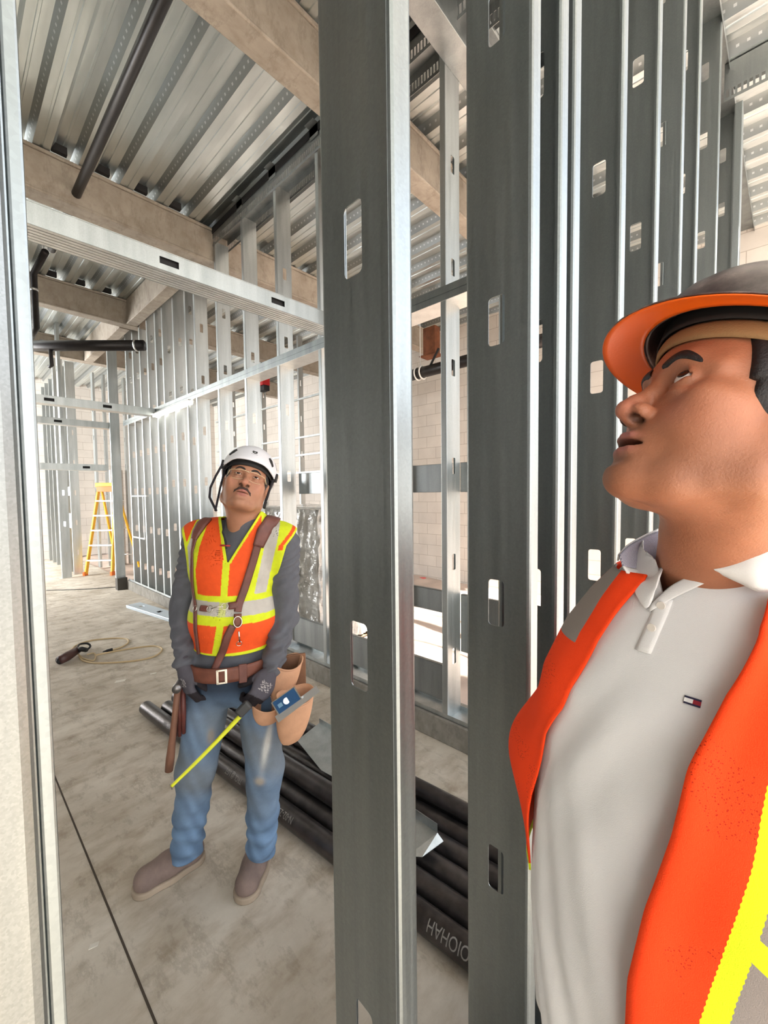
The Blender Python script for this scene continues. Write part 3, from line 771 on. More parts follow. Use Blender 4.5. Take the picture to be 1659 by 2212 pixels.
# torso lofts
TK = [(.80, .70, .06, .20, .195), (.85, .70, .06, .20, .20), (1.0, .70, .06, .20, .21), (1.15, .69, .06, .198, .19), (1.25, .685, .06, .190, .168), (1.33, .68, .06, .178, .145),
      (1.40, .68, .052, .158, .120), (1.45, .685, .046, .135, .098), (1.50, .69, .042, .100, .078), (1.54, .69, .04, .078, .068)]
PHI = math.atan2(.25, -.97); MFW = np.array((math.cos(PHI), math.sin(PHI))); MLF = np.array((-MFW[1], MFW[0]))
def tor(z, t, off=0.0):
    zs = [k[0] for k in TK]; cx, cy, a, b = [np.interp(z, zs, [k[i] for k in TK]) for i in range(1, 5)]
    a = a + off; b = b + off; ct, st = np.cos(t), np.sin(t)
    x = b * np.sign(ct) * np.abs(ct) ** .85; y = a * np.sign(st) * np.abs(st) ** .85
    return np.stack([cx + x * MFW[0] + y * MLF[0], cy + x * MFW[1] + y * MLF[1], z + 0 * t], -1) - MAN0
def cloth_mat(name, col, rough=.85, bs=900, extra=None, var=.06):
    m = NM(name).set(col, rough, 0, .2); v = m.coords(); n = m.noise(v, bs, 2)
    big = m.noise(v, 9, 4); d = tuple(c * (1 - var) for c in col[:3]) + (1,)
    m.color(m.ramp(big, [(.35, d), (.65, col)])); m.b.inputs['Sheen Weight'].default_value = .15
    b = m.math('ADD', m.math('MULTIPLY', n, .35), m.noise(m.coords((1, 1, .35)), 14, 3)); m.bump(b, .3, .006); return m.m
WHITE_C = cloth_mat('white_pique', lin(232, 230, 228), .85, 1400, var=.03)
nz_, nt_ = 90, 150
Z = np.linspace(.80, 1.535, nz_)[:, None] * np.ones((1, nt_)); T = np.linspace(0, 2 * math.pi, nt_ + 1)[:-1][None] * np.ones((nz_, 1))
fold = .0035 * np.sin(T * 9 + Z * 14) * np.clip((1.25 - Z) * 3, 0, 1) + .002 * np.sin(T * 23 + Z * 31 + 2) * np.clip((1.3 - Z) * 3, 0, 1) + .0022 * np.sin(T * 16 - Z * 45) * np.exp(-((Z - 1.28) / .10) ** 2)
deg = np.degrees(T); deg = np.where(deg > 180, deg - 360, deg)
# neckline: V opening at the front down to z 1.465, round behind
def neckz(dg): return 1.462 + .046 * np.clip(np.abs(dg + 6) / 17, 0, 1) ** .9 + .02 * np.clip((np.abs(dg + 6) - 17) / 40, 0, 1)
Zn = np.minimum(Z, neckz(deg) - (1.535 - Z) * .0)
P = tor(Zn, T, 0) ; nrm = np.concatenate([P[..., :2], 0 * P[..., :1]], -1); nrm /= np.linalg.norm(nrm, axis=-1, keepdims=True); P = P + nrm * fold[..., None]
grid_obj('polo_shirt', np.swapaxes(P, 0, 1), WHITE_C, man, True, solid=.0015)
# placket: two button strips below the V
pl = np.zeros((12, 5, 3))
for i in range(12):
    for j in range(5):
        zz = 1.470 - .062 * i / 11; dg = -6 + (-3.2 + 6.4 * j / 4) * (1 - .1 * i / 11); pl[i, j] = tor(np.array(zz - .004), np.radians(np.array(dg * 1.0)), .0028 - .0012 * (j in (0, 4)))
plk = grid_obj('placket', pl, WHITE_C, man, False, solid=.0012)
for zz in (1.458, 1.432):
    c = tor(np.array(zz), np.radians(np.array(-6.)), .0045); n = np.array((*MFW, 0)); MB().tube([c - n * .001, c + n * .0012], .0048, 14).build('button', plain('pearl_button', lin(222, 214, 204), .25), plk, smooth=False)
# collar: stand with checked lining, fold and spread flaps
PATT = NM('blue_grey_check'); _v = PATT.coords(); _w = PATT.node('ShaderNodeTexWave'); _w.inputs['Scale'].default_value = 190; _w.inputs['Distortion'].default_value = 3; PATT.l.new(_v, _w.inputs['Vector']); PATT.set(None, .9).color(PATT.ramp(_w.outputs['Fac'], [(.35, lin(112, 110, 134)), (.65, lin(196, 192, 200))]))
_gz = np.linspace(1.30, 1.53, 90)[:, None] * np.ones((1, 160)); _gt = np.radians(np.linspace(-70, 75, 160))[None] * np.ones((90, 1)); _G = tor(_gz, _gt, .0).reshape(-1, 3) + MAN0
_D = (_G - CO) @ FW; _X = IW / 2 + FPX * ((_G - CO) @ RC) / _D; _Y = IH / 2 - FPX * ((_G - CO) @ UC) / _D
def on_shirt(x, y, off=.004):
    i = int(np.argmin((_X - x) ** 2 + (_Y - y) ** 2 + 2e5 * np.maximum(0, _D - .62))); return onD(x, y, _D[i] - off) - MAN0
def crv(pts, n=16):
    P = [on_shirt(p[0], p[1], p[2]) if p[2] < .1 else onD(*p) - MAN0 for p in pts]; q = smooth3(P, 8); q = np.array(q); t = np.linspace(0, len(q) - 1, n); return np.stack([np.interp(t, range(len(q)), q[:, k]) for k in range(3)], 1)
def smooth3(pts, n=8):
    out = []
    for i in range(len(pts) - 1):
        p0 = pts[max(i - 1, 0)]; p1, p2 = pts[i], pts[i + 1]; p3 = pts[min(i + 2, len(pts) - 1)]
        for k in range(n): t = k / n; out.append(.5 * ((2 * p1) + (-p0 + p2) * t + (2 * p0 - 5 * p1 + 4 * p2 - p3) * t * t + (-p0 + 3 * p1 - 3 * p2 + p3) * t ** 3))
    return out + [pts[-1]]
def patch3(name, rows, mat, bul=0.0, m=8):
    R_ = [crv(r) for r in rows]; out = []
    for a_, b_ in zip(R_[:-1], R_[1:]):
        for k in range(m): t = k / m; out.append(a_ * (1 - t) + b_ * t - np.array(ray(1400, 1250)) * bul * math.sin(math.pi * t))
    out.append(R_[-1]); return grid_obj(name, np.array(out), mat, man, solid=.0022)
fold_ = [(1340, 1198, .560), (1358, 1180, .575), (1388, 1163, .590), (1424, 1146, .605)]
low_ = [(1347, 1222, .553), (1374, 1228, .560), (1404, 1221, .568), (1440, 1196, .580)]
patch3('collar_stand', [fold_, low_], PATT.m)
patch3('collar', [[(1338, 1200, .566), (1356, 1180, .581), (1386, 1161, .596), (1424, 1143, .61)], [(1336, 1212, .575), (1345, 1202, .590), (1380, 1185, .605), (1424, 1165, .62)]], WHITE_C)
patch3('collar', [low_, [(1356, 1248, .004), (1380, 1262, .006), (1404, 1262, .010), (1424, 1240, .012)], [(1384, 1304, .004), (1392, 1313, .005), (1402, 1310, .005), (1410, 1296, .006)]], WHITE_C, .003)
patch3('collar', [[(1404, 1306, .003), (1448, 1266, .004), (1500, 1240, .006), (1545, 1222, .010)], [(1402, 1322, .003), (1455, 1292, .004), (1505, 1268, .005), (1560, 1244, .006)]], WHITE_C, .001)
patch3('collar', [[(1536, 1226, .018), (1580, 1200, .022), (1625, 1176, .026), (1700, 1142, .030)], [(1546, 1236, .016), (1597, 1260, .014), (1650, 1280, .012), (1735, 1262, .012)]], WHITE_C, .006)
# embroidered flag badge on the chest
def surf(z, dg, off): return tor(np.array(z), np.radians(np.array(dg)), off)
bc = surf(1.37, 10., .0012); hv = surf(1.37, 12., .0012) - bc; hv /= np.linalg.norm(hv); vv = surf(1.375, 10., .0012) - bc; vv /= np.linalg.norm(vv); nn = np.cross(hv, vv)
flag = empty('chest_emblem'); flag.parent = man
for nm, x0, x1, y0, y1, col in (('navy_bar', -.0075, .0075, .0022, .0042, lin(30, 28, 60)), ('navy_bar', -.0075, .0075, -.0042, -.0022, lin(30, 28, 60)), ('red_field', .0005, .0075, -.0022, .0022, lin(150, 28, 44)), ('white_field', -.0075, .0005, -.0022, .0022, lin(240, 238, 236))):
    MB().obox(bc + hv * (x0 + x1) / 2 + vv * (y0 + y1) / 2, hv * (x1 - x0) / 2, vv * (y1 - y0) / 2, nn * .0006).build(nm, plain('thread_' + nm, col, .7), flag)

# safety vest over the shirt
def vest_mat():
    m = NM('orange_mesh_fabric').set(None, .8, 0, .2); a = m.node('ShaderNodeAttribute', attribute_name='lay'); s = m.node('ShaderNodeSeparateXYZ'); m.l.new(a.outputs['Vector'], s.inputs[0])
    u, w = s.outputs[0], s.outputs[1]                       # u = degrees from the front, w = height in m
    org = lin(255, 72, 24); lime = lin(226, 240, 38); gry = lin(150, 140, 134)
    v = m.coords(); nz = m.noise(v, 12, 3)
    vo = m.voro(m.coords(), 330); holes = m.math('MULTIPLY', m.math('LESS_THAN', vo.outputs['Distance'], .24), m.math('GREATER_THAN', m.noise(v, 7, 2), .53))
    c = m.mix(holes, org, lin(190, 40, 12))
    # slanted lime stripe, edge wobble = zigzag stitching
    wob = m.math('MULTIPLY', m.math('SINE', m.math('MULTIPLY', w, 950)), .12)
    e = m.math('ADD', m.math('SUBTRACT', u, m.math('MULTIPLY', m.math('SUBTRACT', w, 1.08), 53.0)), wob)   # 18 at the lower edge of the stripe
    e = m.math('SUBTRACT', e, m.math('MULTIPLY', nz, .8))
    c = m.mix(m.math('GREATER_THAN', e, 17.7), c, lime)
    g = m.math('MULTIPLY', m.math('GREATER_THAN', e, 23.2), m.math('LESS_THAN', e, 38.0))
    bandz = m.math('ABSOLUTE', m.math('SUBTRACT', m.math('ADD', w, m.math('MULTIPLY', m.math('SUBTRACT', u, 28), .002)), 1.178)); g2 = m.math('MULTIPLY', g, m.math('GREATER_THAN', bandz, .013))
    c = m.mix(g2, c, gry)
    neg = m.math('MULTIPLY', m.math('MULTIPLY', m.math('LESS_THAN', u, -38.0), m.math('GREATER_THAN', u, -75.0)), m.math('GREATER_THAN', w, 1.385)); c = m.mix(neg, c, gry)
    hem = m.math('LESS_THAN', s.outputs[2], .012); c = m.mix(hem, c, lime)
    m.color(c); m.bump(m.math('ADD', m.noise(v, 1100, 2), m.noise(v, 20, 3)), .3, .004); return m.m
VEST_M = vest_mat()
def tL(z): return np.interp(z, [.90, 1.025, 1.085, 1.165, 1.25, 1.315, 1.395, 1.46, 1.50], [3, 4, 4, 6, 10, 12, 18, 26, 34])
def tR(z): return np.interp(z, [.90, 1.1, 1.25, 1.30, 1.385, 1.435, 1.485, 1.50], [52, 46, 38, 30, 26, 24, 20, 22])
nzv, ntv = 80, 150
Pv = np.zeros((ntv, nzv, 3)); Uv = np.zeros((ntv, nzv, 3))
for i in range(ntv):
    s = i / (ntv - 1)
    for j in range(nzv):
        w = j / (nzv - 1); far = max(0., min(1., (s - .62) / .2)); zh = .90 + .115 * far; ztop = 1.490; z = zh + (ztop - zh) * w
        d0 = float(tL(z)); d1 = 360 - float(tR(z)); dg = d0 + (d1 - d0) * s; t = math.radians(dg)
        off = .013 + .004 * math.sin(z * 30 + dg * .1) * .6
        bulge = math.exp(-((z - 1.15) / .095) ** 2) * math.exp(-((s - .86) / .085) ** 2); off += .060 * bulge - .006 * math.exp(-((s - 1) / .03) ** 2)
        off += .012 * math.exp(-(s / .02) ** 2)
        p = tor(np.array(z), np.array(t), off); Pv[i, j] = p; Uv[i, j] = (dg if dg < 180 else dg - 360, z, z - zh)
grid_obj('safety_vest', Pv, VEST_M, man, uv=Uv, solid=.003)

# trousers, shoes and arms (mostly below or outside the view)
DNM = plain('dark_blue_jeans', lin(52, 62, 84), .85, 0, .3, 500, .15)
def W2(u, f_, z): return np.array((.70 + u * MLF[0] + f_ * MFW[0], .06 + u * MLF[1] + f_ * MFW[1], z)) - MAN0
def pants_f(P):
    d = ell(P, W2(0, .0, .90), (.165, .165, .16))
    for s in (1, -1): d = smin(d, chain(P, [W2(.09 * s, 0, .86), W2(.105 * s, .02, .50), W2(.115 * s, -.01, .08)], [.098, .072, .060], .02), .04)
    return smax(smax(d, P[:, 2] - .97, .01), .05 - P[:, 2], .005)
v, F = sdf_mesh(pants_f, (-.32, -.36, .0), (.32, .36, 1.0), .009); np_obj('trousers', v, F, DNM, man)
SHOE_D = plain('dark_brown_leather', lin(60, 46, 38), .6, 0, .2, 200)
def shoe_field(P, heel, toe, side, wide=.047, top=.10):
    h = np.array(heel); t = np.array(toe); dr = (t - h) / np.linalg.norm(t - h); L = np.linalg.norm(t - h)
    d = chain(P, [h + dr * .045 + (0, 0, .045), h + dr * L * .5 + (0, 0, .042), t - dr * .050 + (0, 0, .034)], [.043, .043, .045], .02)
    d = smin(d, cap(P, h + dr * .055 + (0, 0, .06), h + dr * .06 + (0, 0, top), .044, .047), .02)
    return smax(d, -P[:, 2] + .002, .004)
for s in (1, -1):
    a = W2(.11 * s, -.09, 0); b = W2(.13 * s, .20, 0)
    v, F = sdf_mesh(lambda P: shoe_field(P, a, b, s), np.minimum(a, b) - .09, np.maximum(a, b) + (.09, .09, .17), .005); np_obj('shoe', v, F, SHOE_D, man)
for s in (1, -1):
    sh = W2(.165, -.03, 1.40) if s > 0 else W2(-.135, -.06, 1.37); el = W2(.235, -.05, 1.13) if s > 0 else W2(-.165, -.16, 1.12); wr = W2(.235, .05, .90) if s > 0 else W2(-.17, -.12, .88)
    v, F = sdf_mesh(lambda P: smax(chain(P, [sh, sh * .45 + el * .55, el], [.066, .058, .055], .02), (P @ (el - sh) - (sh * .2 + el * .8) @ (el - sh)) / np.linalg.norm(el - sh), .004), np.minimum(sh, el) - .09, np.maximum(sh, el) + .09, .007)
    np_obj('sleeve', v, F, WHITE_C, man)
    fg = hand_pts((25, 30, 20), (30, 20), s); Th = hframe(wr, (MFW[0] * .15, MFW[1] * .15, -1), np.array((*(MLF * s), 0)))
    ff = lambda P: smin(chain(P, [sh * .2 + el * .8, el, wr], [.046, .044, .027], .02), hand_field(P, Th, fg, s), .012)
    v, F = sdf_mesh(ff, np.minimum(el, wr) - (.12, .12, .22), np.maximum(el, wr) + .12, .0045); np_obj('forearm', v, F, SKIN_M, man, colfn=lambda q: np.tile((.47, .225, .135), (len(q), 1)))
# ---------------------------------------------------------------- worker in the corridor
WK0 = np.array((.72, 1.62, 0.))
wk = empty('person', WK0, 'worker in white helmet, grey sleeves, lime-orange vest and tool belt, standing in the corridor', 'person')
def wp(x, y, d): return onD(x, y, d) - WK0
WF = np.array((-.47, -.88, 0)); WF /= np.linalg.norm(WF); WL = np.array((-WF[1], WF[0], 0))
def wl(Mw): return Matrix.Translation(-Vector(WK0)) @ Mw
WH = wl(frame((-.4201, -.8477, .3238), (.8208, -.5072, -.2628), (.387, .1554, .9089), (.8214, 1.4993, 1.6417)))
WHi = np.linalg.inv(np.array(WH))
nbw = (WHi @ np.array((*wp(530, 1148, 1.655), 1)))[:3]
fw_ = lambda P: head_field(P, mouth=.0, neck=((-.022, 0, -.065), tuple(nbw), .063, .068), lidr=(.24, -.20), wide=1.06)
v, F = sdf_mesh(fw_, (-.20, -.18, -.28), (.15, .18, .135), .0028)
np_obj('body', v, F, SKIN_M, wk, colfn=skin_tone((.44, .21, .125), (.38, .14, .11), .35, .35), M=WH)
eyes(wk, (.95, 0, .2), WH); brow_mesh(wk, WH, fw_, 0, .9)
v, F = sdf_mesh(lambda P: hair_field(P, .004), (-.14, -.10, -.13), (.08, .10, .15), .005); np_obj('hair', v, F, HAIR_M, wk, M=WH)
# moustache
def mous(P):
    Q = np.concatenate([P[:, :1], np.abs(P[:, 1:2]), P[:, 2:]], 1).astype(np.float32)
    return chain(Q, [(.1045, .002, -.0575), (.1005, .013, -.059), (.0915, .026, -.0675), (.088, .030, -.075)], [.0040, .0046, .0034, .0016], .003)
v, F = sdf_mesh(mous, (.07, -.04, -.09), (.115, .04, -.045), .0014); np_obj('moustache', v, F, plain('dark_brown_moustache', lin(62, 44, 38), .8, 0, .4, 700), wk, M=WH)
# safety glasses
GL = NM('clear_lens'); GL.set((1, 1, 1, 1), .03); GL.b.inputs['Transmission Weight'].default_value = 1; GL.b.inputs['IOR'].default_value = 1.05; GL.b.inputs['Alpha'].default_value = .22
glas = empty('safety_glasses'); glas.parent = wk; glas.matrix_local = WH
FRM = plain('pale_frame', lin(214, 196, 160), .2)
for s in (1, -1):
    ns = 14; P = np.zeros((ns, 8, 3)); rimp = []
    for i in range(ns):
        u = i / (ns - 1); y = (.006 + .060 * u) * s; x = .106 - .030 * u ** 2.2
        for j in range(8):
            w = j / 7; hgt = .019 * (1 - .45 * u ** 3) * (1 - .25 * (1 - u) ** 4); P[i, j] = (x - .006 * w * w, y, .012 - 2 * hgt * w + .004 * (1 - u) * 0)
    grid_obj('lens', P, GL.m, glas, solid=.0015)
    MB().tube([P[i, 0] for i in range(ns)], .0012, 6).tube([P[i, 7] for i in range(ns)], .0007, 6).build('rim', FRM, glas, smooth=True)
    MB().tube([P[-1, 1], (.04, .072 * s, .006), (-.02, .079 * s, .004)], .0018, 6).build('temple_arm', FRM, glas, smooth=True)
MB().tube([(.106, .006, .008), (.109, 0, .009), (.106, -.006, .008)], .0016, 6).build('bridge', FRM, glas, smooth=True)

# white climbing-style helmet
WHT = plain('white_glossy_shell', lin(226, 226, 232), .28, 0, .02, 60, .03)
hel = empty('helmet'); hel.parent = wk; hel.matrix_local = WH
def helm(P, off=0.0):
    d = ell(P, (-.012, 0, .050), (.129 + off, .106 + off, .108 + off))
    d = smin(d, ell(P, (.075, 0, .048), (.048 + off, .070 + off, .035 + off)), .02)
    return d
def cutz(P): return .042 + .10 * P[:, 0] * (P[:, 0] > 0) * 0 + .16 * np.clip(P[:, 0], -.2, .2) * .35 - .020 * np.clip(-P[:, 0] * 12, 0, 1) - .012 * np.clip(np.abs(P[:, 1]) * 12 - .6, 0, 1)
def shell_f(P): return smax(smax(helm(P), -helm(P, -.006), .002), cutz(P) - P[:, 2], .003)
v, F = sdf_mesh(shell_f, (-.16, -.125, -.0), (.14, .125, .18), .0032); np_obj('shell', v, F, WHT, hel)
def on_helm(dirv):
    dirv = np.array(dirv, float); dirv /= np.linalg.norm(dirv); lo, hi = .02, .25; c = np.array((-.012, 0, .05))
    for _ in range(30):
        m = (lo + hi) / 2; lo, hi = (m, hi) if helm((c + dirv * m)[None].astype(np.float32))[0] < 0 else (lo, m)
    return c + dirv * hi, dirv
def patch(name, dirv, w, h, mat, parent, roll=0, thick=.0025, pts=None):
    c, n = on_helm(dirv); u = np.cross((0, 0, 1), n); u /= np.linalg.norm(u); q = np.cross(n, u); cr, sr = math.cos(roll), math.sin(roll); u, q = u * cr + q * sr, q * cr - u * sr
    pts = pts or [(-1, -1), (1, -1), (1, .4), (.4, 1), (-.4, 1), (-1, .4)]
    mb = MB(); k = len(pts); vs = []
    for sgn, o_ in ((0, -.004), (1, thick)):
        for a, b in pts:
            g = c + u * a * w / 2 + q * b * h / 2; gd = g - np.array((-.012, 0, .05)); s_, _n = on_helm(gd); vs.append(s_ + n * o_)
    mb.add(vs, [tuple(range(k))[::-1], tuple(range(k, 2 * k))] + [(i, (i + 1) % k, k + (i + 1) % k, k + i) for i in range(k)])
    return mb.build(name, mat, parent, bevel=.001)
for s in (1, -1):
    patch('vent', (.72, .62 * s, .30), .022, .036, DARK, hel, .75 * s, pts=[(-1, -1), (.3, -1), (1, .2), (.6, 1), (-.5, 1), (-1, .3)][::1])
    patch('vent', (.05, .8 * s, .5), .022, .032, DARK, hel, .5 * s)
    patch('lamp_clip', (.30, 1.0 * s, -.02), .026, .034, DARK, hel, .2 * s, .007)
patch('shield_logo', (1, .05, .36), .019, .018, plain('dark_logo', lin(60, 62, 62), .5), hel, 0, .0010, [(-1, 1), (-1, -.3), (0, -1), (1, -.3), (1, 1)])
patch('logo_mark', (1, .05, .365), .010, .008, WHT, hel, .6, .0016, [(-1, 0), (-.3, -1), (1, .8), (-.3, -.2)])
patch('logo_line', (1, .05, .26), .024, .0018, plain('grey_print', lin(120, 120, 120), .6), hel, 0, .0010, [(-1, -1), (1, -1), (1, 1), (-1, 1)])
ringP = []
def rb(name, ax, ay, z0, z1, mat): 
    P = np.zeros((60, 4, 3))
    for i in range(60):
        a = 2 * math.pi * i / 60
        for j in range(4): x = -.010 + ax * math.cos(a); P[i, j] = (x, ay * math.sin(a), z0 + (z1 - z0) * j / 3 + .05 * x)
    return grid_obj(name, P, mat, hel, True, solid=.003)
rb('inner_band', .112, .090, .030, .068, DARK)
STR = plain('black_webbing', lin(30, 27, 34), .8, 0, .2, 400)
for s in (1, -1):
    end = (-.012, .058 * s, -.10)
    if s < 0:   # strap hangs loose on his right side, away from the cheek
        MB().tube([(.055, -.098, .036), (.030, -.112, -.010), (.015, -.120, -.055), (.020, -.112, -.095), (.050, -.088, -.130), (.075, -.070, -.155)], [.0045] * 6, 8).build('chin_strap', STR, hel, smooth=True)
        MB().tube([(.015, -.090, .030), (.010, -.088, -.03), (.020, -.082, -.10), (.055, -.075, -.150)], [.004] * 4, 8).build('chin_strap', STR, hel, smooth=True)
    else:
        MB().tube([(.035, .094, .030), (.012, .090, -.02), (-.002, .086, -.060)], [.0045] * 3, 8).build('chin_strap', STR, hel, smooth=True)
        MB().tube([(-.050, .090, .030), (-.030, .090, -.02), (-.002, .086, -.060)], [.0045] * 3, 8).build('chin_strap', STR, hel, smooth=True)
        MB().obox((-.002, .088, -.066), (.009, 0, 0), (0, .006, 0), (0, 0, .014)).build('strap_buckle', DARK, hel, bevel=.003)

# ---- torso and arms: joints measured in the corridor
px = lambda u: u * 1.68 / FPX
neckb = wp(533, 1150, 1.68); chest = wp(515, 1225, 1.70); belly = wp(506, 1330, 1.69); hips = wp(508, 1440, 1.71)
shR = wp(432, 1165, 1.70); elR = wp(396, 1305, 1.74); wrR = wp(399, 1440, 1.60)
shL = wp(612, 1172, 1.70); elL = wp(616, 1330, 1.74); wrL = wp(584, 1452, 1.60)
BX = np.array([WL, WF, (0, 0, 1)]).T.astype(np.float32)          # columns: left, forward, up
def tors(P, off=0.0):
    d = ell(P, chest + (0, 0, .01), np.array((.178, .118, .155)) + off, BX)
    d = smin(d, ell(P, belly, np.array((.160, .138, .155)) + off, BX), .06)
    d = smin(d, ell(P, hips + (0, 0, .04), np.array((.158, .132, .110)) + off, BX), .05)
    d = smin(d, cap(P, neckb * .35 + shR * .65, neckb * .35 + shL * .65, .052 + off, .052 + off), .06)
    for q in (shR, shL): d = smin(d, cap(P, neckb + (0, 0, .012), neckb * .25 + q * .75 + (0, 0, .018), .040 + off, .042 + off), .04)
    d = smin(d, cap(P, neckb - (0, 0, .05), neckb + (0, 0, .042) + WF * .030, .088 + off, .072 + off), .03)
    return d
def shirt_f(P):
    d = tors(P)
    aR = chain(P, [shR, elR, wrR + (elR - wrR) * .10], [.066, .053, .040], .02); aL = chain(P, [shL, elL, wrL + (elL - wrL) * .12], [.068, .053, .040], .02)
    arm_ = np.clip((d - np.minimum(aR, aL)) / .03, 0, 1); d = smin(d, aR, .03); d = smin(d, aL, .03)
    w = .003 * np.sin(P[:, 2] * 130 - P[:, 0] * 90 + 5 * np.sin(P[:, 2] * 19)) + .006 * np.sin(P[:, 2] * 62 + P[:, 0] * 40 + 3 * np.sin(P[:, 1] * 25)) * np.clip((1.2 - P[:, 2]) * 4, .15, 1)
    d = d + w * (.25 + .75 * arm_)
    nk = (WHi[:3, :3] @ P.T + WHi[:3, 3:]).T.astype(np.float32)
    d = smax(d, -cap(P, neckb + (0, 0, .130) + WF * .036, neckb + (0, 0, .30) + WF * .036, .070, .10), .006)
    return smax(d, .90 - P[:, 2] - 9 * 0, .01) if False else d
GREYC = tone_mat('grey_heather_cotton', .9, .5, 700, 0, .15)
lo = np.min([shR, elR, wrR, shL, elL, wrL], 0) - .13; hi = np.max([shR, elR, wrR, shL, elL, wrL], 0) + .16
def shirt_col(v):
    n = .5 + .5 * np.sin(v[:, 0] * 9 + v[:, 2] * 13) * 0; return np.tile((.125, .13, .15), (len(v), 1)) + 0 * n[:, None]
v, F = sdf_mesh(shirt_f, (lo[0], lo[1] - .05, .86), (hi[0], hi[1] + .05, 1.56), .0055); np_obj('shirt', v, F, GREYC, wk, colfn=shirt_col)

# vest: torso shell with V neck and armholes; panels, tapes and piping are the cloth's own colours
def P2px(v):    # flat layout coordinates of the cloth: across the chest and height, in reference units
    w = v + WK0 - onD(508, 1290, 1.62); return 508 + (w @ WL) / 1.62 * FPX * 1.0, 1290 - w[:, 2] / 1.62 * FPX, (v - chest) @ WF
def torv(P, off):
    d = tors(P, off)
    for q, e in ((shR, elR), (shL, elL)): d = smin(d, cap(P, q, q * .8 + e * .2, .067 + off, .062 + off), .03)
    return d
def vest_f(P):
    d = smax(torv(P, .015), -torv(P, .0105), .001)
    a, b, f_ = P2px(P); s1 = 1.62 / FPX
    front = f_ > 0
    vn = np.where(b < 1210, np.interp(b, [1090, 1110, 1150, 1210], [50, 40, 24, 1.]), -50)
    mid = np.interp(b, [1100, 1210], [524, 496])
    vcut = np.where(front, (vn - np.abs(a - mid)) * s1, -1)
    neckc = .094 - np.linalg.norm((P - neckb - WF * .0)[:, :2], axis=1); neckc = np.where(b < 1150, neckc, -1)
    left = np.interp(b, [1090, 1130, 1165, 1200, 1270, 1410], [385, 396, 405, 409, 416, 406]); right = np.interp(b, [1090, 1125, 1150, 1180, 1250, 1290, 1410], [668, 660, 642, 616, 596, 592, 592])
    arm = np.maximum(np.where(b < 1300, (left - a) * s1, -1), np.where(b < 1300, (a - right) * s1, -1))
    z0 = 1290 - 0; hem = (b - np.interp(a, [400, 500, 600], [1402, 1407, 1408])) * s1
    for c in (vcut, neckc, arm, hem): d = smax(d, c, .0015)
    return d
ORG = np.array(lin(238, 88, 34)[:3]); LIM = np.array(lin(214, 228, 40)[:3]); GRY = np.array(lin(190, 186, 178)[:3])
def vest_col(v):
    a, b, f_ = P2px(v); c = np.tile(ORG, (len(v), 1)); I = np.interp
    def paint(m, col): c[m] = col
    zx = I(b, [1210, 1285, 1340, 1405], [493, 486, 478, 466])
    Lin = I(b, [1100, 1112, 1180, 1230, 1285], [466, 462, 439, 431, 434])     # inner edge of the lime tape, wearer's right
    Lout = Lin - I(b, [1110, 1200, 1285], [9, 11, 12]); Lg = Lout - I(b, [1110, 1180, 1280], [12, 15, 9])
    paint((a < Lin) & (a > Lout), LIM); paint((a < Lout) & (a > Lg), GRY); paint((a < Lg) & (a > Lg - 5), LIM)
    paint((a < Lg - 5), ORG)
    Rin = I(b, [1100, 1130, 1180, 1285], [566, 566, 556, 528]); Rg0 = I(b, [1100, 1130, 1200, 1285], [580, 580, 566, 546]); Rg1 = I(b, [1100, 1130, 1200, 1285], [608, 606, 590, 572])
    paint((a > Rin), LIM); paint((a > Rg0) & (a < Rg1), GRY)
    E_ = I(b, [1090, 1125, 1150, 1180, 1250], [668, 660, 642, 616, 596]); paint((a > E_ - 16) & (a < E_ - 6) & (b < 1190) & (b > 1120), ORG)
    mid = I(b, [1100, 1210], [524, 496]); vn = I(b, [1090, 1110, 1150, 1210], [50, 40, 24, 1.]); paint((np.abs(a - mid) < vn + 6) & (b < 1212), LIM)
    low = b > 1280 + (a - 500) * .03
    paint(low, LIM); paint((b > 1292 + (a - 500) * .05) & (b < 1320 + (a - 500) * .06), GRY); paint(b > 1338 + (a - 500) * .02, ORG); paint(b > 1400, LIM)
    paint((np.abs(a - zx) < 7) & (b > 1205), LIM)
    paint((b > 1292) & (b < 1320) & (np.abs(a - zx) < 7), (LIM + GRY) / 2)
    back = f_ < -.04; paint(back & ~low, ORG)
    paint((np.abs(a - I(b, [1090, 1130, 1165, 1200, 1270], [387, 398, 407, 411, 418])) < 4) & (b < 1290), LIM)
    return c
v, F = sdf_mesh(vest_f, (lo[0], lo[1], .93), (hi[0], hi[1], 1.56), .0030); np_obj('safety_vest', v, F, tone_mat('vest_fabric', .75, .3, 900, 0, .3), wk, colfn=vest_col)
def on_vest(x, y, d0=1.2, off=.006):      # a point on the cloth seen along this sight line
    r = ray(x, y); t = np.linspace(d0, 1.9, 700); Q = (CO[None] + r[None] * t[:, None] - WK0).astype(np.float32); s = torv(Q, .015) ; i = int(np.argmax(s < 0)); 
    if not (s < 0).any(): i = int(np.argmin(s))
    p = Q[i].astype(float); h = .003; g = np.array([torv((p + np.eye(3)[k] * h)[None].astype(np.float32), .015)[0] - torv((p - np.eye(3)[k] * h)[None].astype(np.float32), .015)[0] for k in range(3)]); g /= np.linalg.norm(g)
    return p + g * off, g
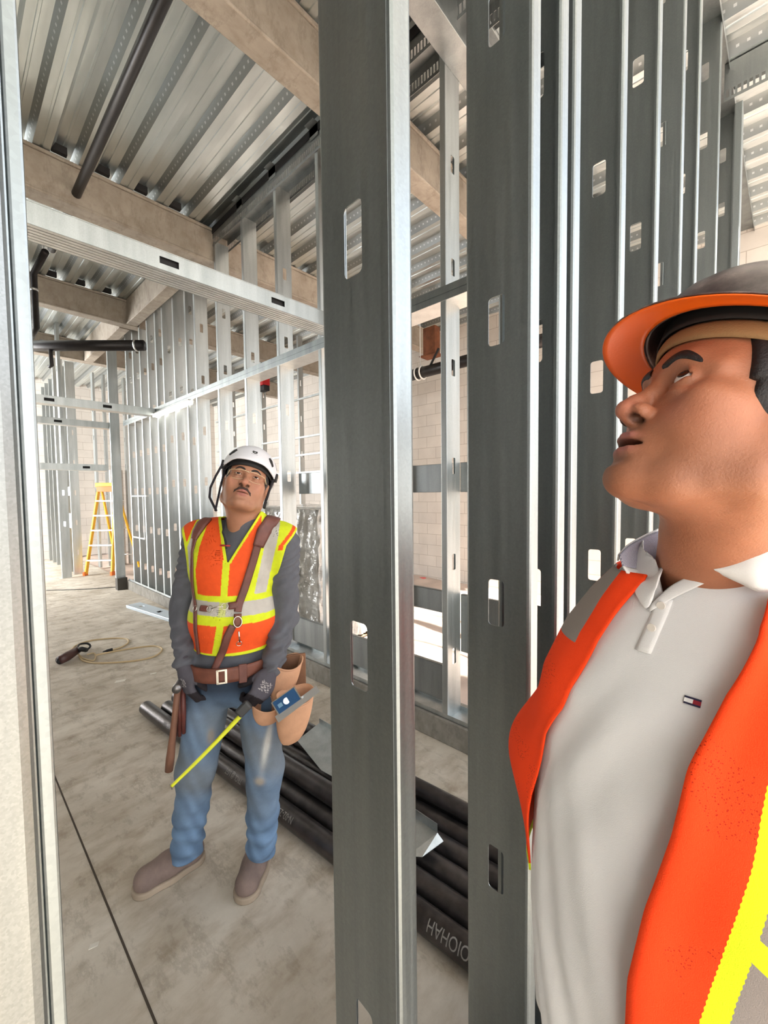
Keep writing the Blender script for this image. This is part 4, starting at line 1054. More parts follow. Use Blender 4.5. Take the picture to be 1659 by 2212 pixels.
def strap(name, pts, widths, mat, thick=.004, off=.004, parent=None, sub=6):
    pts = np.array(pts, float); N = (len(pts) - 1) * sub + 1; tt = np.linspace(0, len(pts) - 1, N); X = np.interp(tt, range(len(pts)), pts[:, 0]); Y = np.interp(tt, range(len(pts)), pts[:, 1]); Wd = np.interp(tt, range(len(pts)), widths)
    Pt = []; G = []
    for x, y in zip(X, Y): p, g = on_vest(x, y, off=off); Pt.append(p); G.append(g)
    Pt = np.array(Pt); G = np.array(G); T = np.gradient(Pt, axis=0); T /= np.linalg.norm(T, axis=1, keepdims=True); S = np.cross(T, G); S /= np.linalg.norm(S, axis=1, keepdims=True)
    Pg = np.stack([Pt + S * (Wd[:, None] * px(1) / 2) * k for k in (-1, -.5, 0, .5, 1)], 1); Pg[:, 0] -= G * .002; Pg[:, -1] -= G * .002
    return grid_obj(name, Pg, mat, parent or wk, solid=thick)
LEA = plain('dark_brown_leather_strap', lin(104, 62, 54), .5, 0, .3, 160, .25); LEAB = plain('brown_leather_belt', lin(112, 66, 52), .55, 0, .3, 160, .25)
STEEL = plain('bright_buckle_steel', (.75, .72, .66, 1), .2, 1.0)
sus = empty('suspenders'); sus.parent = wk
strap('shoulder_pad', [(592, 1122), (580, 1130), (568, 1148), (556, 1180)], [26, 28, 28, 20], LEA, .010, .004, sus)
strap('strap', [(556, 1176), (545, 1215), (528, 1270), (516, 1305), (513, 1322)], [15, 15, 15, 14, 13], LEA, .004, .006, sus)
strap('shoulder_pad', [(450, 1124), (438, 1134), (428, 1150), (422, 1165)], [20, 22, 18, 10], LEA, .010, .004, sus)
strap('strap', [(424, 1160), (417, 1195), (417, 1250), (424, 1310), (425, 1360), (432, 1412)], [9, 8, 8, 9, 8, 8], LEA, .004, .006, sus)
strap('cross_strap', [(436, 1314), (452, 1316)], [10, 10], LEA, .004, .008, sus)
strap('cross_strap', [(494, 1310), (514, 1307)], [13, 13], LEA, .004, .007, sus)
strap('strap', [(513, 1326), (513, 1352)], [13, 13], LEAB, .005, .008, sus)
strap('hanging_strap', [(503, 1350), (492, 1372), (482, 1405), (468, 1440), (458, 1460)], [13, 14, 14, 13, 9], LEA, .004, .010, sus)
def ringo(x, y, r, name='metal_ring', rot_=0, sq=1.0, off=.012, tr=.0014):
    c, g = on_vest(x, y, off=off); u = np.cross(g, (0, 0, 1)); u /= np.linalg.norm(u); q = np.cross(u, g); n = 16
    MB().tube([c + r * (math.cos(2 * math.pi * k / n) * u + sq * math.sin(2 * math.pi * k / n) * q) for k in range(n)], tr, 6, closed=True).build(name, STEEL, sus, smooth=True)
ringo(427, 1315, .010); ringo(457, 1316, .012); ringo(487, 1311, .012); ringo(513, 1342, .015, 'buckle', 0, 1.35, .014, .002); ringo(516, 1386, .010, 'snap_ring')
a, _ = on_vest(460, 1316, off=.014); b, _ = on_vest(484, 1312, off=.014); MB().tube([a, (a + b) / 2 + (0, 0, .004), b], .0022, 6).build('hook', STEEL, sus, smooth=True)
a, _ = on_vest(515, 1361, off=.014); b, _ = on_vest(517, 1382, off=.014); MB().tube([a, b], .003, 8).build('snap_hook', STEEL, sus, smooth=True)
MB().tube([wp(488, 1118, 1.58), wp(481, 1150, 1.56), wp(488, 1170, 1.55), wp(489, 1186, 1.55)], .0035, 8).build('whistle_cord', STR, wk, smooth=True)
MB().tube([wp(476, 1178, 1.55), wp(497, 1179, 1.55)], .0035, 8).build('red_toggle', plain('red_toggle', lin(170, 40, 40), .4), wk, smooth=True)

# belt
Pb = np.zeros((80, 5, 3)); hc = wp(508, 1425, 1.69)
for i in range(80):
    a = 2 * math.pi * i / 80
    for j in range(5):
        zz = (j / 4 - .5) * .056; Pb[i, j] = hc + WL * .166 * math.cos(a) + WF * .142 * math.sin(a) + np.array((0, 0, zz + .006 * math.cos(a)))
belt = grid_obj('tool_belt', Pb, LEAB, wk, True, solid=.007)
for dz in (-.02, .02): MB().tube([Pb[i, 2] * [1, 1, 1] + np.array((0, 0, dz)) + (Pb[i, 2] - hc) * .035 for i in range(80)], .0012, 5, closed=True).build('stitching', LEA, belt)
c = hc + WF * .150 + WL * -.06; MB().obox(c, WL * .004, WF * .003, (0, 0, .026)).obox(c + WL * .03, WL * .004, WF * .003, (0, 0, .026)).obox(c + WL * .015 + (0, 0, .024), WL * .018, WF * .003, (0, 0, .003)).obox(c + WL * .015 - (0, 0, .024), WL * .018, WF * .003, (0, 0, .003)).build('belt_buckle', STEEL, belt)
c = hc + WF * .148 + WL * .03; MB().obox(c, WL * .015, WF * .004, (0, 0, .036)).build('belt_loop', LEA, belt, bevel=.003)

# ---- jeans
hpR = wp(452, 1490, 1.70); hpL = wp(560, 1490, 1.70); knR = wp(424, 1660, 1.66); knL = wp(572, 1655, 1.64); anR = wp(402, 1846, 1.745); anL = wp(564, 1832, 1.73)
def jeans_f(P):
    d = ell(P, hips - (0, 0, .04), np.array((.152, .125, .115)), BX)
    R = chain(P, [hpR, knR, anR], [.093, .072, .060], .03); L = chain(P, [hpL, knL, anL], [.093, .070, .058], .03)
    d = smin(smin(d, R, .03), L, .03)
    z = P[:, 2]; w = .0045 * np.sin(z * 85 + P[:, 0] * 30 + 4 * np.sin(P[:, 0] * 18)) * np.clip((.42 - z) * 5, .12, 1) + .003 * np.sin(z * 33 - P[:, 0] * 60)
    d = d + w
    return smax(smax(d, z - .93, .006), .075 - z + .0, .004)
def jeans_col(v):
    base = np.array(lin(112, 140, 172)[:3]); a = v + WK0; u = a @ WL; z = v[:, 2]; c = np.tile(base, (len(v), 1))
    n = .5 + .5 * np.sin(z * 40 + u * 60 + 3 * np.sin(u * 30)); c = c * (.80 + .30 * n[:, None])
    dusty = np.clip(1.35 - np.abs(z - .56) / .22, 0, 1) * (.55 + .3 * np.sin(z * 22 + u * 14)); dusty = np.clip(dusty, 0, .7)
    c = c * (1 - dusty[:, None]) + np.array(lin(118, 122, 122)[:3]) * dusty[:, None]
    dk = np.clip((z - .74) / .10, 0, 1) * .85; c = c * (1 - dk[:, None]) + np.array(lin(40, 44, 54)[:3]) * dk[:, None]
    for (x, y, d_, sx, sz, col, k) in ((455, 1598, 1.6, .013, .030, lin(150, 138, 122), .7), (560, 1675, 1.6, .016, .014, lin(180, 168, 150), .8), (578, 1610, 1.58, .012, .075, lin(205, 205, 200), .75)):
        q = wp(x, y, d_); du = (v - q) @ WL + (.25 * (z - q[2]) if sz > .05 else 0) * -1; m = np.clip(1.5 * np.exp(-(du / sx) ** 2 - ((z - q[2]) / sz) ** 2), 0, 1) * k * (((v - hips) @ WF) > 0); c = c * (1 - m[:, None]) + np.array(col[:3]) * m[:, None]
    return np.clip(c, 0, 1)
lo2 = np.min([hpR, knR, anR, hpL, knL, anL], 0) - .15; hi2 = np.max([hpR, knR, anR, hpL, knL, anL], 0) + .15
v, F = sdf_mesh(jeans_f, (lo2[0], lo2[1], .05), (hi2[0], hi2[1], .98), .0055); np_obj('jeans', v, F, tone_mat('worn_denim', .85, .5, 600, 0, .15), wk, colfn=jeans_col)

# ---- boots (grey suede, round toes)
SUE = plain('dusty_grey_suede', lin(124, 106, 98), .9, 0, .5, 150, .18); SOLE = plain('tan_rubber_sole', lin(158, 142, 124), .85, 0, .2, 100, .1)
def boot(heel, toe, ank, nm):
    h = np.array(heel); t = np.array(toe); h[2] = t[2] = 0; dr = (t - h) / np.linalg.norm(t - h); L = np.linalg.norm(t - h)
    up = lambda P: smax(smin(chain(P, [h + dr * .045 + (0, 0, .052), h + dr * L * .5 + (0, 0, .052), t - dr * .055 + (0, 0, .044)], [.044, .045, .047], .03), cap(P, h + dr * .06 + (0, 0, .06), np.array((ank[0], ank[1], .15)), .046, .050), .03), .022 - P[:, 2], .003)
    so_ = lambda P: smax(smax(chain(P * np.array((1, 1, 0), np.float32), [h + dr * .045, h + dr * L * .5, t - dr * .055], [.049, .049, .053], .03), P[:, 2] - .026, .004), .001 - P[:, 2], .002)
    b = empty(nm); b.parent = wk
    lo_ = np.minimum(h, t) - .09; hi_ = np.maximum(h, t) + .09
    v, F = sdf_mesh(up, (lo_[0], lo_[1], .0), (hi_[0], hi_[1], .21), .0045); np_obj('upper', v, F, SUE, b)
    v, F = sdf_mesh(so_, (lo_[0], lo_[1], -.01), (hi_[0], hi_[1], .05), .0045); np_obj('sole', v, F, SOLE, b)
g0 = lambda x, y: onZ(x, y, .02) - WK0
boot(g0(440, 1838), g0(283, 1930), anR, 'boot'); boot(g0(574, 1822), g0(522, 1948), anL, 'boot')

# ---- gloves
GLOV = tone_mat('knit_work_glove', .85, .4, 500, 0, .2)
def glove(wr, T, curl, th, side, nm, sc=1.02):
    fg = hand_pts(curl, th, side, 3, sc)
    f_ = lambda P: hand_field(P, T, fg, side, sc, .0022)
    v, F = sdf_mesh(f_, wr - .17, wr + .17, .0036)
    def col(v):
        Ti = np.linalg.inv(T); x = v @ Ti[0, :3] + Ti[0, 3]; z = v @ Ti[2, :3] + Ti[2, 3]; y = v @ Ti[1, :3] + Ti[1, 3]
        c = np.tile(lin(86, 84, 92)[:3], (len(v), 1)); dk = (z < -.012) | (x > .10); c[dk] = lin(44, 40, 44)[:3]
        pr = (np.sin(y * 900) * np.sin(x * 700) > .2) & (np.abs(x - .055) < .018) & (np.abs(y) < .022) & (z > .008); c[pr] = lin(190, 186, 186)[:3]; return c
    return np_obj(nm, v, F, GLOV, wk, colfn=col), fg
dR = wrR - elR; dR /= np.linalg.norm(dR); dR = np.array((0.02, 0, -1)) * .7 + dR * .3
TR = hframe(wrR, dR + WL * .10, WF * .55 - WL * .84); gR, _ = glove(wrR, TR, (30, 42, 28), (22, 20), 1, 'glove')
dL = np.array(wp(553, 1515, 1.54)) - wrL; TL = hframe(wrL, dL, WF * .75 + WL * .45 + np.array((0, 0, .35))); gL, _ = glove(wrL, TL, (42, 55, 35), (30, 35), -1, 'glove')

# ---- tool pouches on his left hip
TAN = plain('tan_leather', lin(196, 150, 118), .7, 0, .3, 120, .12); TAND = plain('dark_inside_leather', lin(120, 84, 60), .8, 0, .3, 120, .2)
def pouch(name, top, w, h, dep, tiltx, lean=0.0):
    """open leather bag: front bulges, mouth open"""
    nu_, nv_ = 36, 14; P = np.zeros((nu_, nv_, 3)); r = np.array(WL) * math.cos(tiltx) + WF * math.sin(tiltx); fo = np.cross((0, 0, 1), r) * -1
    if fo @ WF < 0: fo = -fo
    for i in range(nu_):
        a = 2 * math.pi * i / nu_
        for j in range(nv_):
            s = j / (nv_ - 1); k = (1 - s ** 2.6) ** .5 if s < 1 else .0; k = max(k, .02); kd = (1 - .35 * s) * k
            P[i, j] = top + r * (w / 2 * math.cos(a) * (k * .9 + .1) + lean * s) + fo * dep / 2 * (math.sin(a) + .2) * kd + np.array((0, 0, -h * s + .012 * math.cos(2 * a) * (1 - s) + .025 * max(0, -math.sin(a)) * (1 - s)))
    o = grid_obj(name, P, TAN, wk, True, solid=.0045)
    MB().tube([P[i, 0] for i in range(nu_)], .0034, 6, closed=True).build('rolled_rim', TAN, o, smooth=True)
    return o
pouch('upper_pouch', wp(618, 1432, 1.66), .135, .15, .09, -.5, -.03)
pouch('tool_pouch', wp(636, 1502, 1.60), .15, .19, .11, -.35, -.02)
pouch('front_pouch', wp(578, 1520, 1.60), .12, .085, .08, -.15)
pb = MB(); c0 = wp(632, 1470, 1.70); pb.obox(c0, WL * .055, WF * .006, (0, 0, .11)).build('pouch_backing', TAND, wk, bevel=.004)
# combination square: steel rule and blue level head, carried in the pouch
sqr = empty('combination_square', onD(617, 1510, 1.495), 'combination square with silver rule and blue level block in the worker tool pouch', 'combination square')
q0 = onD(617, 1510, 1.495); a = onD(592, 1545, 1.50) - q0; b = onD(681, 1478, 1.48) - q0; ax = (b - a) / 2; n = -ray(617, 1510); n /= np.linalg.norm(n); sd = np.cross(n, ax); sd /= np.linalg.norm(sd)
MB().obox((a + b) / 2 + sd * -.018, ax, sd * .0125, n * .0012).build('steel_rule', plain('satin_rule', (.66, .66, .65, 1), .32, .8), sqr)
bl0 = onD(596, 1533, 1.49) - q0; bl1 = onD(644, 1499, 1.49) - q0; bx_ = (bl1 - bl0) / 2; bd = (bl0 + bl1) / 2 - sd * -.004
MB().obox(bd, bx_, sd * .024, n * .010).build('level_block', plain('blue_enamel', lin(36, 82, 128), .4), sqr, bevel=.003)
for e in (-1, 1): MB().obox(bd + bx_ * e, bx_ * .05, sd * .026, n * .011).build('block_edge', STEEL, sqr)
MB().obox(bd + sd * .0245, bx_ * 1.05, sd * .0015, n * .011).build('block_edge', STEEL, sqr)
MB().tube([bd + n * .009, bd + n * .013], .0115, 18).build('round_window', plain('silver_disc', (.8, .8, .82, 1), .3, .7), sqr, smooth=False)
MB().obox(bd - bx_ * .55 + n * .011, bx_ * .18, sd * .007, n * .0012).build('logo_plate', plain('pale_blue_print', lin(120, 160, 190), .5), sqr)
# yellow tape blade held in his left hand
ta = onD(527, 1538, 1.50); tb = onD(369, 1700, 1.44); tape = empty('measuring_tape', ta, 'yellow measuring tape blade stretched down from the worker gloved left hand', 'measuring tape')
nrm = np.cross(tb - ta, ray(450, 1620)); nrm /= np.linalg.norm(nrm); Pt = np.zeros((30, 5, 3)); vwn = np.cross(nrm, (tb - ta) / np.linalg.norm(tb - ta))
for i in range(30):
    s = i / 29
    for j in range(5): k = (j - 2) / 2; Pt[i, j] = (tb - ta) * s + nrm * k * (.0085 - .003 * s) + vwn * (.003 * k * k) + np.array((0, 0, -.005 * math.sin(math.pi * s)))
grid_obj('blade', Pt, plain('yellow_tape_blade', lin(222, 228, 50), .45), tape, solid=.0006)
MB().obox(tb - ta, nrm * .006, vwn * .002, (0, 0, .005)).build('end_hook', STEEL, tape)
MB().obox(ta - ta + (0, 0, .012) + vwn * -.0, (tb - ta) / np.linalg.norm(tb - ta) * .028, nrm * .018, vwn * .012).build('tape_case', plain('dark_tape_case', lin(60, 60, 60), .4), tape, bevel=.008)
# hammer in its loop on his right hip
ha = onD(385, 1478, 1.56); hb = onD(365, 1665, 1.56); ham = empty('hammer', ha, 'wood handled hammer hanging from the worker right hip', 'hammer')
WOOD = plain('worn_hickory', lin(112, 76, 58), .6, 0, .3, 60, .25); h_ = hb - ha
MB().tube([h_ * .05, h_ * .3, h_ * .6, h_ * .85, h_], [.012, .011, .012, .0155, .0145], 14).build('handle', WOOD, ham, smooth=True)
MB().tube([WF * .045, WF * .030, WF * .0, WF * -.035, WF * -.06 + (0, 0, -.008)], [.016, .016, .012, .010, .004], 14).build('head', plain('dark_hammer_steel', (.25, .24, .24, 1), .4, .9), ham, smooth=True)
RB = plain('reddish_leather', lin(96, 48, 42), .5, 0, .3, 150, .25)
for k, (x0, y0, x1, y1) in enumerate(((382, 1480, 379, 1590), (388, 1480, 388, 1590), (395, 1480, 397, 1584))):
    MB().tube([wp(x0, y0, 1.60), wp((x0 + x1) / 2, (y0 + y1) / 2, 1.59), wp(x1, y1, 1.60)], [.009, .0105, .007], 10).build('hammer_sheath', RB, wk, smooth=True)
# ---------------------------------------------------------------- black pipes on the floor
PIPE_M = plain('black_cast_pipe', lin(84, 79, 78), .30, .75, .25, 90, .35); PEND = plain('pipe_bore', lin(12, 12, 12), .9)
INK = plain('white_stencil_ink', lin(150, 146, 140), .8)
def pipe(p, q, r, label, grp='black pipes in the floor bundle'):
    p = np.array(p, float); q = np.array(q, float)
    o = empty('pipe', p, label, 'pipe', grp)
    d = (q - p); L = np.linalg.norm(d); u = d / L
    n = 28; s = np.cross(u, (0, 0, 1)); s /= np.linalg.norm(s); t = np.cross(s, u); mb = MB(); vs = []; ring = [(0, r * .82), (0, r), (L, r), (L, r * .82)]
    for x, rr in [(.25, r * .80)] + ring + [(L - .25, r * .80)]:
        for k in range(n): a = 2 * math.pi * k / n; vs.append(u * x + rr * (math.cos(a) * s + math.sin(a) * t))
    fs = [(i * n + k, i * n + (k + 1) % n, (i + 1) * n + (k + 1) % n, (i + 1) * n + k) for i in range(5) for k in range(n)]
    mb.add(vs, fs); mb.m = [1] * n + [0] * (3 * n) + [1] * n
    ob = mb.build('barrel', [PIPE_M, PEND], o, smooth=True)
    ob.modifiers.new('e', 'EDGE_SPLIT').split_angle = .7
    MB().tube([u * .24, u * .243], r * .79, 16).build('bore_shadow', PEND, o)
    o['r'] = r; return o, p, u, s, t, L
def stencil(pp, x0, text, ang, size=.034, flip=True):
    """letters printed round the pipe wall, starting x0 metres from its near end"""
    o, p, u, s, t, L = pp; r = o['r']
    cu = bpy.data.curves.new('lettering', 'FONT'); cu.body = text; cu.size = size; cu.align_y = 'CENTER'; cu.resolution_u = 3
    tmp = bpy.data.objects.new('tmp', cu); COL.objects.link(tmp); bpy.context.view_layer.update(); dg = bpy.context.evaluated_depsgraph_get()
    me = bpy.data.meshes.new_from_object(tmp.evaluated_get(dg)); bpy.data.objects.remove(tmp)
    bm = bmesh.new(); bm.from_mesh(me); bmesh.ops.triangulate(bm, faces=bm.faces); bmesh.ops.subdivide_edges(bm, edges=[e for e in bm.edges if e.calc_length() > .006], cuts=2); 
    sg = -1 if flip else 1
    for v in bm.verts:
        x, y = v.co.x, v.co.y; a = ang + sg * y / r * 1.0
        v.co = Vector(u * (x0 + sg * x * .74) + (r + .0006) * (math.cos(a) * s + math.sin(a) * t))
    bm.to_mesh(me); bm.free(); me.materials.clear(); me.materials.append(INK)
    ob = bpy.data.objects.new('stencil_lettering', me); COL.objects.link(ob); ob.parent = o
PR = .046
def gp(x, y, z=PR): return onZ(x, y, z)
A0, A1 = gp(315, 1528), gp(1022, 2062)
dA = (A1 - A0) / np.linalg.norm(A1 - A0)
pA = pipe(A0, A0 + dA * 2.80, PR, 'front black floor pipe with white lettering, nearest the worker boots')
side = np.array((-dA[1], dA[0], 0)); side = side if side[0] > 0 else -side
offs = [(.100, .00, 'second black floor pipe from the worker boots'), (.200, .03, 'third black floor pipe from the worker boots'), (.302, -.12, 'fourth black floor pipe from the worker boots'),
        (.404, .10, 'fifth black floor pipe from the worker boots, next to last toward the curb'), (.508, -.05, 'black floor pipe nearest the concrete curb')]
pl_ = [pA]
for k, (o_, st, lab) in enumerate(offs):
    s0 = A0 + side * o_ + dA * (.12 + st + .10 * k); pl_.append(pipe(s0, A0 + side * o_ + dA * 2.78, PR, lab))
top1 = A0 + side * .150 + dA * .18 + np.array((0, 0, PR * 1.72)); pipe(top1, top1 + dA * 1.9 - side * .0, PR, 'black pipe lying on top of the floor bundle behind the worker')
top2 = A0 + side * .455 + dA * .5 + np.array((0, 0, PR * 1.72)); pipe(top2, top2 + dA * 2.22, PR * .8, 'thinner black pipe lying on top of the floor bundle, curb side')
for x0, tx in ((.95, 'MADE IN USA  4-DL'), (1.62, '1-02-25 10409  (  TRCL @ LGT'), (2.45, 'LGT @ HOT  CHARLIE'.replace('CHARLIE', 'GAIOHAH'))): pass
ANG = math.radians(138) if (pA[3] @ side) > 0 else math.radians(42)
stencil(pA, .55, 'SZ-07 LGT 1001', ANG, .036)
stencil(pA, 1.30, 'TRCL @ LGT', ANG, .036); stencil(pA, 1.72, 'N-02-25 10+09', ANG, .042); stencil(pA, 2.78, 'LGA GNOIOHAH', ANG, .056)

# sheet steel offcuts lying over the pipes
def offcut(name, pts, lab, thick=.002, lip=None):
    o = empty(name, pts[0], lab, 'steel offcut', 'steel offcuts on the pipe bundle'); P = [np.array(p) - pts[0] for p in pts]
    mb = MB(); n = len(P); mb.add(P + [p + np.array((0, 0, thick)) for p in P], [tuple(range(n))[::-1], tuple(range(n, 2 * n))] + [(i, (i + 1) % n, n + (i + 1) % n, n + i) for i in range(n)])
    mb.build('sheet', GALV, o)
    if lip: a, b, h = lip; a = P[a]; b = P[b]; MB().add([a, b, b + h, a + h, a + (0, 0, .0) + h * .0 + np.array((.002, .002, 0)), b + np.array((.002, .002, 0)), b + h + np.array((.002, .002, 0)), a + h + np.array((.002, .002, 0))], [(0, 1, 2, 3), (7, 6, 5, 4), (3, 2, 6, 7)]).build('bent_flange', GALV, o)
    return o
zt = .165
offcut('steel_offcut', [gp(642, 1600, zt), gp(690, 1562, zt), gp(752, 1598, zt), gp(760, 1700, zt - .03), gp(694, 1665, zt - .02)], 'flat galvanized offcut with notched edge, left of the widest foreground stud', lip=(1, 2, np.array((0, 0, .03))))
offcut('steel_offcut', [gp(890, 1762, zt), gp(945, 1800, zt), gp(958, 1818, zt - .02), gp(912, 1852, zt - .03), gp(880, 1850, zt - .03)], 'bright bent galvanized offcut between the two big foreground studs', lip=(0, 1, np.array((0, 0, .04))))

# stud scrap lying by the curb in the corridor
a = onZ(288, 1306, .03); b = onZ(366, 1330, .03); d = b - a; L = np.linalg.norm(d) + .25
o = stud(stud_mesh(L, web=.19, holes=(.25, L - .5), hw=.035, hh=.035, mat=plain('pale_zinc_sheet', lin(196, 206, 214), .4, .5)), (0, 0, 0), 0, 'short pale steel piece with two round holes lying on the floor by the curb', cat='steel channel', name='steel_channel')
dz = np.array((d[0], d[1], 0)) / np.linalg.norm(d[:2]); yv = np.cross((0, 0, 1), dz)
o.matrix_world = Matrix(((0, yv[0], dz[0], a[0]), (0, yv[1], dz[1], a[1]), (-1, 0, 0, .044), (0, 0, 0, 1)))
# extension cord with plugs
CORD = plain('tan_cord_sheath', lin(196, 172, 132), .6); 
def fp(x, y, z=.006): return onZ(x, y, z)
def smooth_path(pts, n=8):
    pts = [np.array(p, float) for p in pts]; out = []
    for i in range(len(pts) - 1):
        p0 = pts[max(i - 1, 0)]; p1, p2 = pts[i], pts[i + 1]; p3 = pts[min(i + 2, len(pts) - 1)]
        for k in range(n): t = k / n; out.append(.5 * ((2 * p1) + (-p0 + p2) * t + (2 * p0 - 5 * p1 + 4 * p2 - p3) * t * t + (-p0 + 3 * p1 - 3 * p2 + p3) * t ** 3))
    return out + [pts[-1]]
px_cord = [(152, 1406), (165, 1394), (195, 1384), (240, 1379), (272, 1380), (277, 1388), (262, 1398), (243, 1404)]
px_cord2 = [(205, 1416), (222, 1412), (270, 1403), (320, 1396), (342, 1397), (350, 1404), (335, 1417), (300, 1426), (250, 1431), (205, 1432), (180, 1427), (172, 1419)]
cord = empty('extension_cord', fp(240, 1405), 'looped tan extension cord with dark plugs on the corridor floor', 'cord'); c0 = fp(240, 1405)
MB().tube(smooth_path([fp(*q) - c0 for q in px_cord]), (.0085), 8).build('cable', CORD, cord, smooth=True)
MB().tube(smooth_path([fp(*q) - c0 for q in px_cord2]), (.0085), 8).build('cable', CORD, cord, smooth=True)
MB().tube([fp(243, 1403, .016) - c0, fp(230, 1406, .016) - c0], [.017, .014], 10).tube([fp(230, 1406, .014) - c0, fp(222, 1408, .010) - c0], [.010, .005], 8).build('plug', DARK, cord, smooth=True)
# bundled hand tool with dark wound cable
BRN = plain('dark_red_brown_body', lin(72, 44, 40), .5); tl = empty('power_tool', fp(150, 1425), 'dark red-brown corded hand tool lying on the corridor floor beside the cord', 'power tool'); t0 = fp(150, 1425)
MB().tube([fp(128, 1427, .045) - t0, fp(145, 1418, .05) - t0, fp(168, 1404, .05) - t0], [.040, .045, .036], 14).build('body', BRN, tl, smooth=True)
MB().tube([fp(124, 1430, .03) - t0, fp(130, 1427, .04) - t0], [.02, .035], 12).build('nose', DARK, tl, smooth=True)
MB().tube([fp(168, 1404, .05) - t0, fp(176, 1402, .08) - t0, fp(186, 1404, .03) - t0], [.03, .024, .022], 12).build('grip', DARK, tl, smooth=True)
MB().tube(smooth_path([fp(165, 1402, .06) - t0, fp(172, 1392, .06) - t0, fp(188, 1390, .05) - t0, fp(195, 1396, .02) - t0, fp(186, 1404, .02) - t0, fp(174, 1400, .04) - t0]), .010, 8).build('wound_cable', DARK, tl, smooth=True)
MB().tube(smooth_path([fp(168, 1412, .02) - t0, fp(180, 1422, .01) - t0, fp(200, 1427, .01) - t0, fp(206, 1420, .01) - t0, fp(203, 1411, .01) - t0, fp(188, 1414, .01) - t0]), .007, 8).build('power_lead', CORD, tl, smooth=True)
for (x, y, w, lab) in ((260, 1471, .05, 'folded paper scrap on the corridor floor, nearer one'), (331, 1455, .032, 'small paper scrap on the floor left of the worker glove'), (203, 2042, .018, 'pale sliver of debris on the floor near the joint line')):
    c = fp(x, y, .002); tag(MB().obox((0, 0, 0), (w * .7, -w * .3, .001), (w * .25, w * .4, 0), (0, 0, .0012)).build('paper_scrap', plain('scrap_paper', lin(212, 206, 194), .9)), lab, 'paper scrap').location = c
tag(MB().tube(smooth_path([fp(100, 1275, .005), fp(180, 1273, .005), fp(252, 1268, .005)]), .006, 6).build('floor_cable', DARK, smooth=True), 'thin dark cable lying straight across the corridor floor near the doorway', 'cable')

# ---------------------------------------------------------------- black sprinkler pipes overhead
def opipe(name, pts, r, lab, grp='black overhead pipes', rings=()):
    o = empty(name, pts[0], lab, 'pipe', grp); P = [np.array(p) - pts[0] for p in pts]
    MB().tube(P, r, 18).build('barrel', BLACK_PIPE, o, smooth=True)
    for k in rings:
        a, b, t = k; c = P[a] * (1 - t) + P[b] * t; u = P[b] - P[a]; u /= np.linalg.norm(u)
        MB().tube([c - u * .012, c + u * .012], r + .005, 18).build('coupling', plain('zinc_band', (.6, .6, .58, 1), .35, .9), o, smooth=True)
    return o
yq = onZ(150, 452, 4.24); y0 = onZ(352, 0, 4.24)
opipe('overhead_pipe', [(y0[0], -1.5, 4.24), (y0[0], yq[1] + .9, 4.24)], .036, 'long black pipe running overhead along the deck ribs, upper left', rings=((0, 1, .50),))
e = onZ(105, 560, 4.1); opipe('sprinkler_drop', [(e[0], 5.75, 4.24), (e[0] - .02, 6.4, 4.24), (e[0] - .02, 6.4, 3.62), (e[0] - .02, 7.0, 3.60)], .034, 'black pipe elbow dropping down beside the left stud, below the header', rings=((1, 2, .3),))
tag(MB().tube([(e[0], 5.9, 4.27), (e[0], 5.9, 4.50)], .006, 6).build('hanger_rod', WHITE_P), 'thin hanger rod holding the black drop pipe to the deck', 'hanger rod')
a = onD(78, 722, 6.0); b = onD(312, 771, 6.05); a[2] = b[2] = (a[2] + b[2]) / 2
opipe('cross_main_pipe', [a - (b - a) * .6, b], .075, 'thick black pipe hanging across the far corridor below the beams', rings=((0, 1, .955),))
a = onD(88, 735, 6.0); opipe('branch_pipe', [onD(88, 737, 6.0), onD(108, 741, 6.0), onD(112, 790, 6.0), onD(106, 792, 6.0)], .026, 'small black pipe hook hanging under the thick crossing pipe')
a = onX(896, 809, 5.3); b = onX(1020, 776, 5.3); opipe('overhead_pipe', [a * 1.0 + (b - a) * -1.5, b + (b - a) * 2.2], .085, 'black pipe with white clamp seen past the right wall, in front of the blocks')
cl = empty('pipe_clamp', onX(908, 806, 5.3), 'white clevis clamp holding the black pipe in front of the block wall', 'pipe clamp')
for dy in (-.05, .05): MB().tube([np.array((.10 * math.cos(t), dy, .10 * math.sin(t))) for t in np.linspace(0, 2 * math.pi, 20)[:-1]], .012, 8, closed=True).build('clamp_ring', WHITE_P, cl, smooth=True)
MB().tube([(0, 0, .10), (0, 0, 4.50 - onX(908, 806, 5.3)[2])], .006, 6).build('hanger_rod', WHITE_P, cl, smooth=True)
tag(MB().tube([onX(927, 795, 5.25), onX(948, 752, 5.25)], .018, 8).build('sway_brace', DARK, smooth=True), 'dark diagonal brace rising from the pipe clamp', 'brace')
RUST = plain('rusty_bracket_steel', lin(120, 72, 46), .8, .2, .4, 60, .35)
tag(MB().box((-.07, -.12, -.22), (.07, .12, .22)).box((-.12, -.17, -.24), (.12, .17, -.22)).build('beam_bracket', RUST, bevel=.01), 'rust-brown steel bracket under the roof beam, above the white pipe clamp', 'bracket').location = onX(932, 738, 5.5)
# added glowing bar standing in for a bright gleam under the long track
LM = bpy.data.materials.new('gleam_glow'); LM.use_nodes = True; LM.node_tree.nodes['Principled BSDF'].inputs['Emission Color'].default_value = (1, .97, .86, 1); LM.node_tree.nodes['Principled BSDF'].inputs['Emission Strength'].default_value = 5
sl_ = empty('gleam_bar', np.array((XA + .0, 5.85, 2.74)), 'glowing white bar added for the gleam under the long horizontal track', 'gleam')
MB().box((-.02, -.62, -.015), (.05, .62, .02)).build('gleam_face', LM, sl_, bevel=.01); MB().box((-.03, -.66, .02), (.06, .66, .035)).build('gleam_back', WHITE_P, sl_)

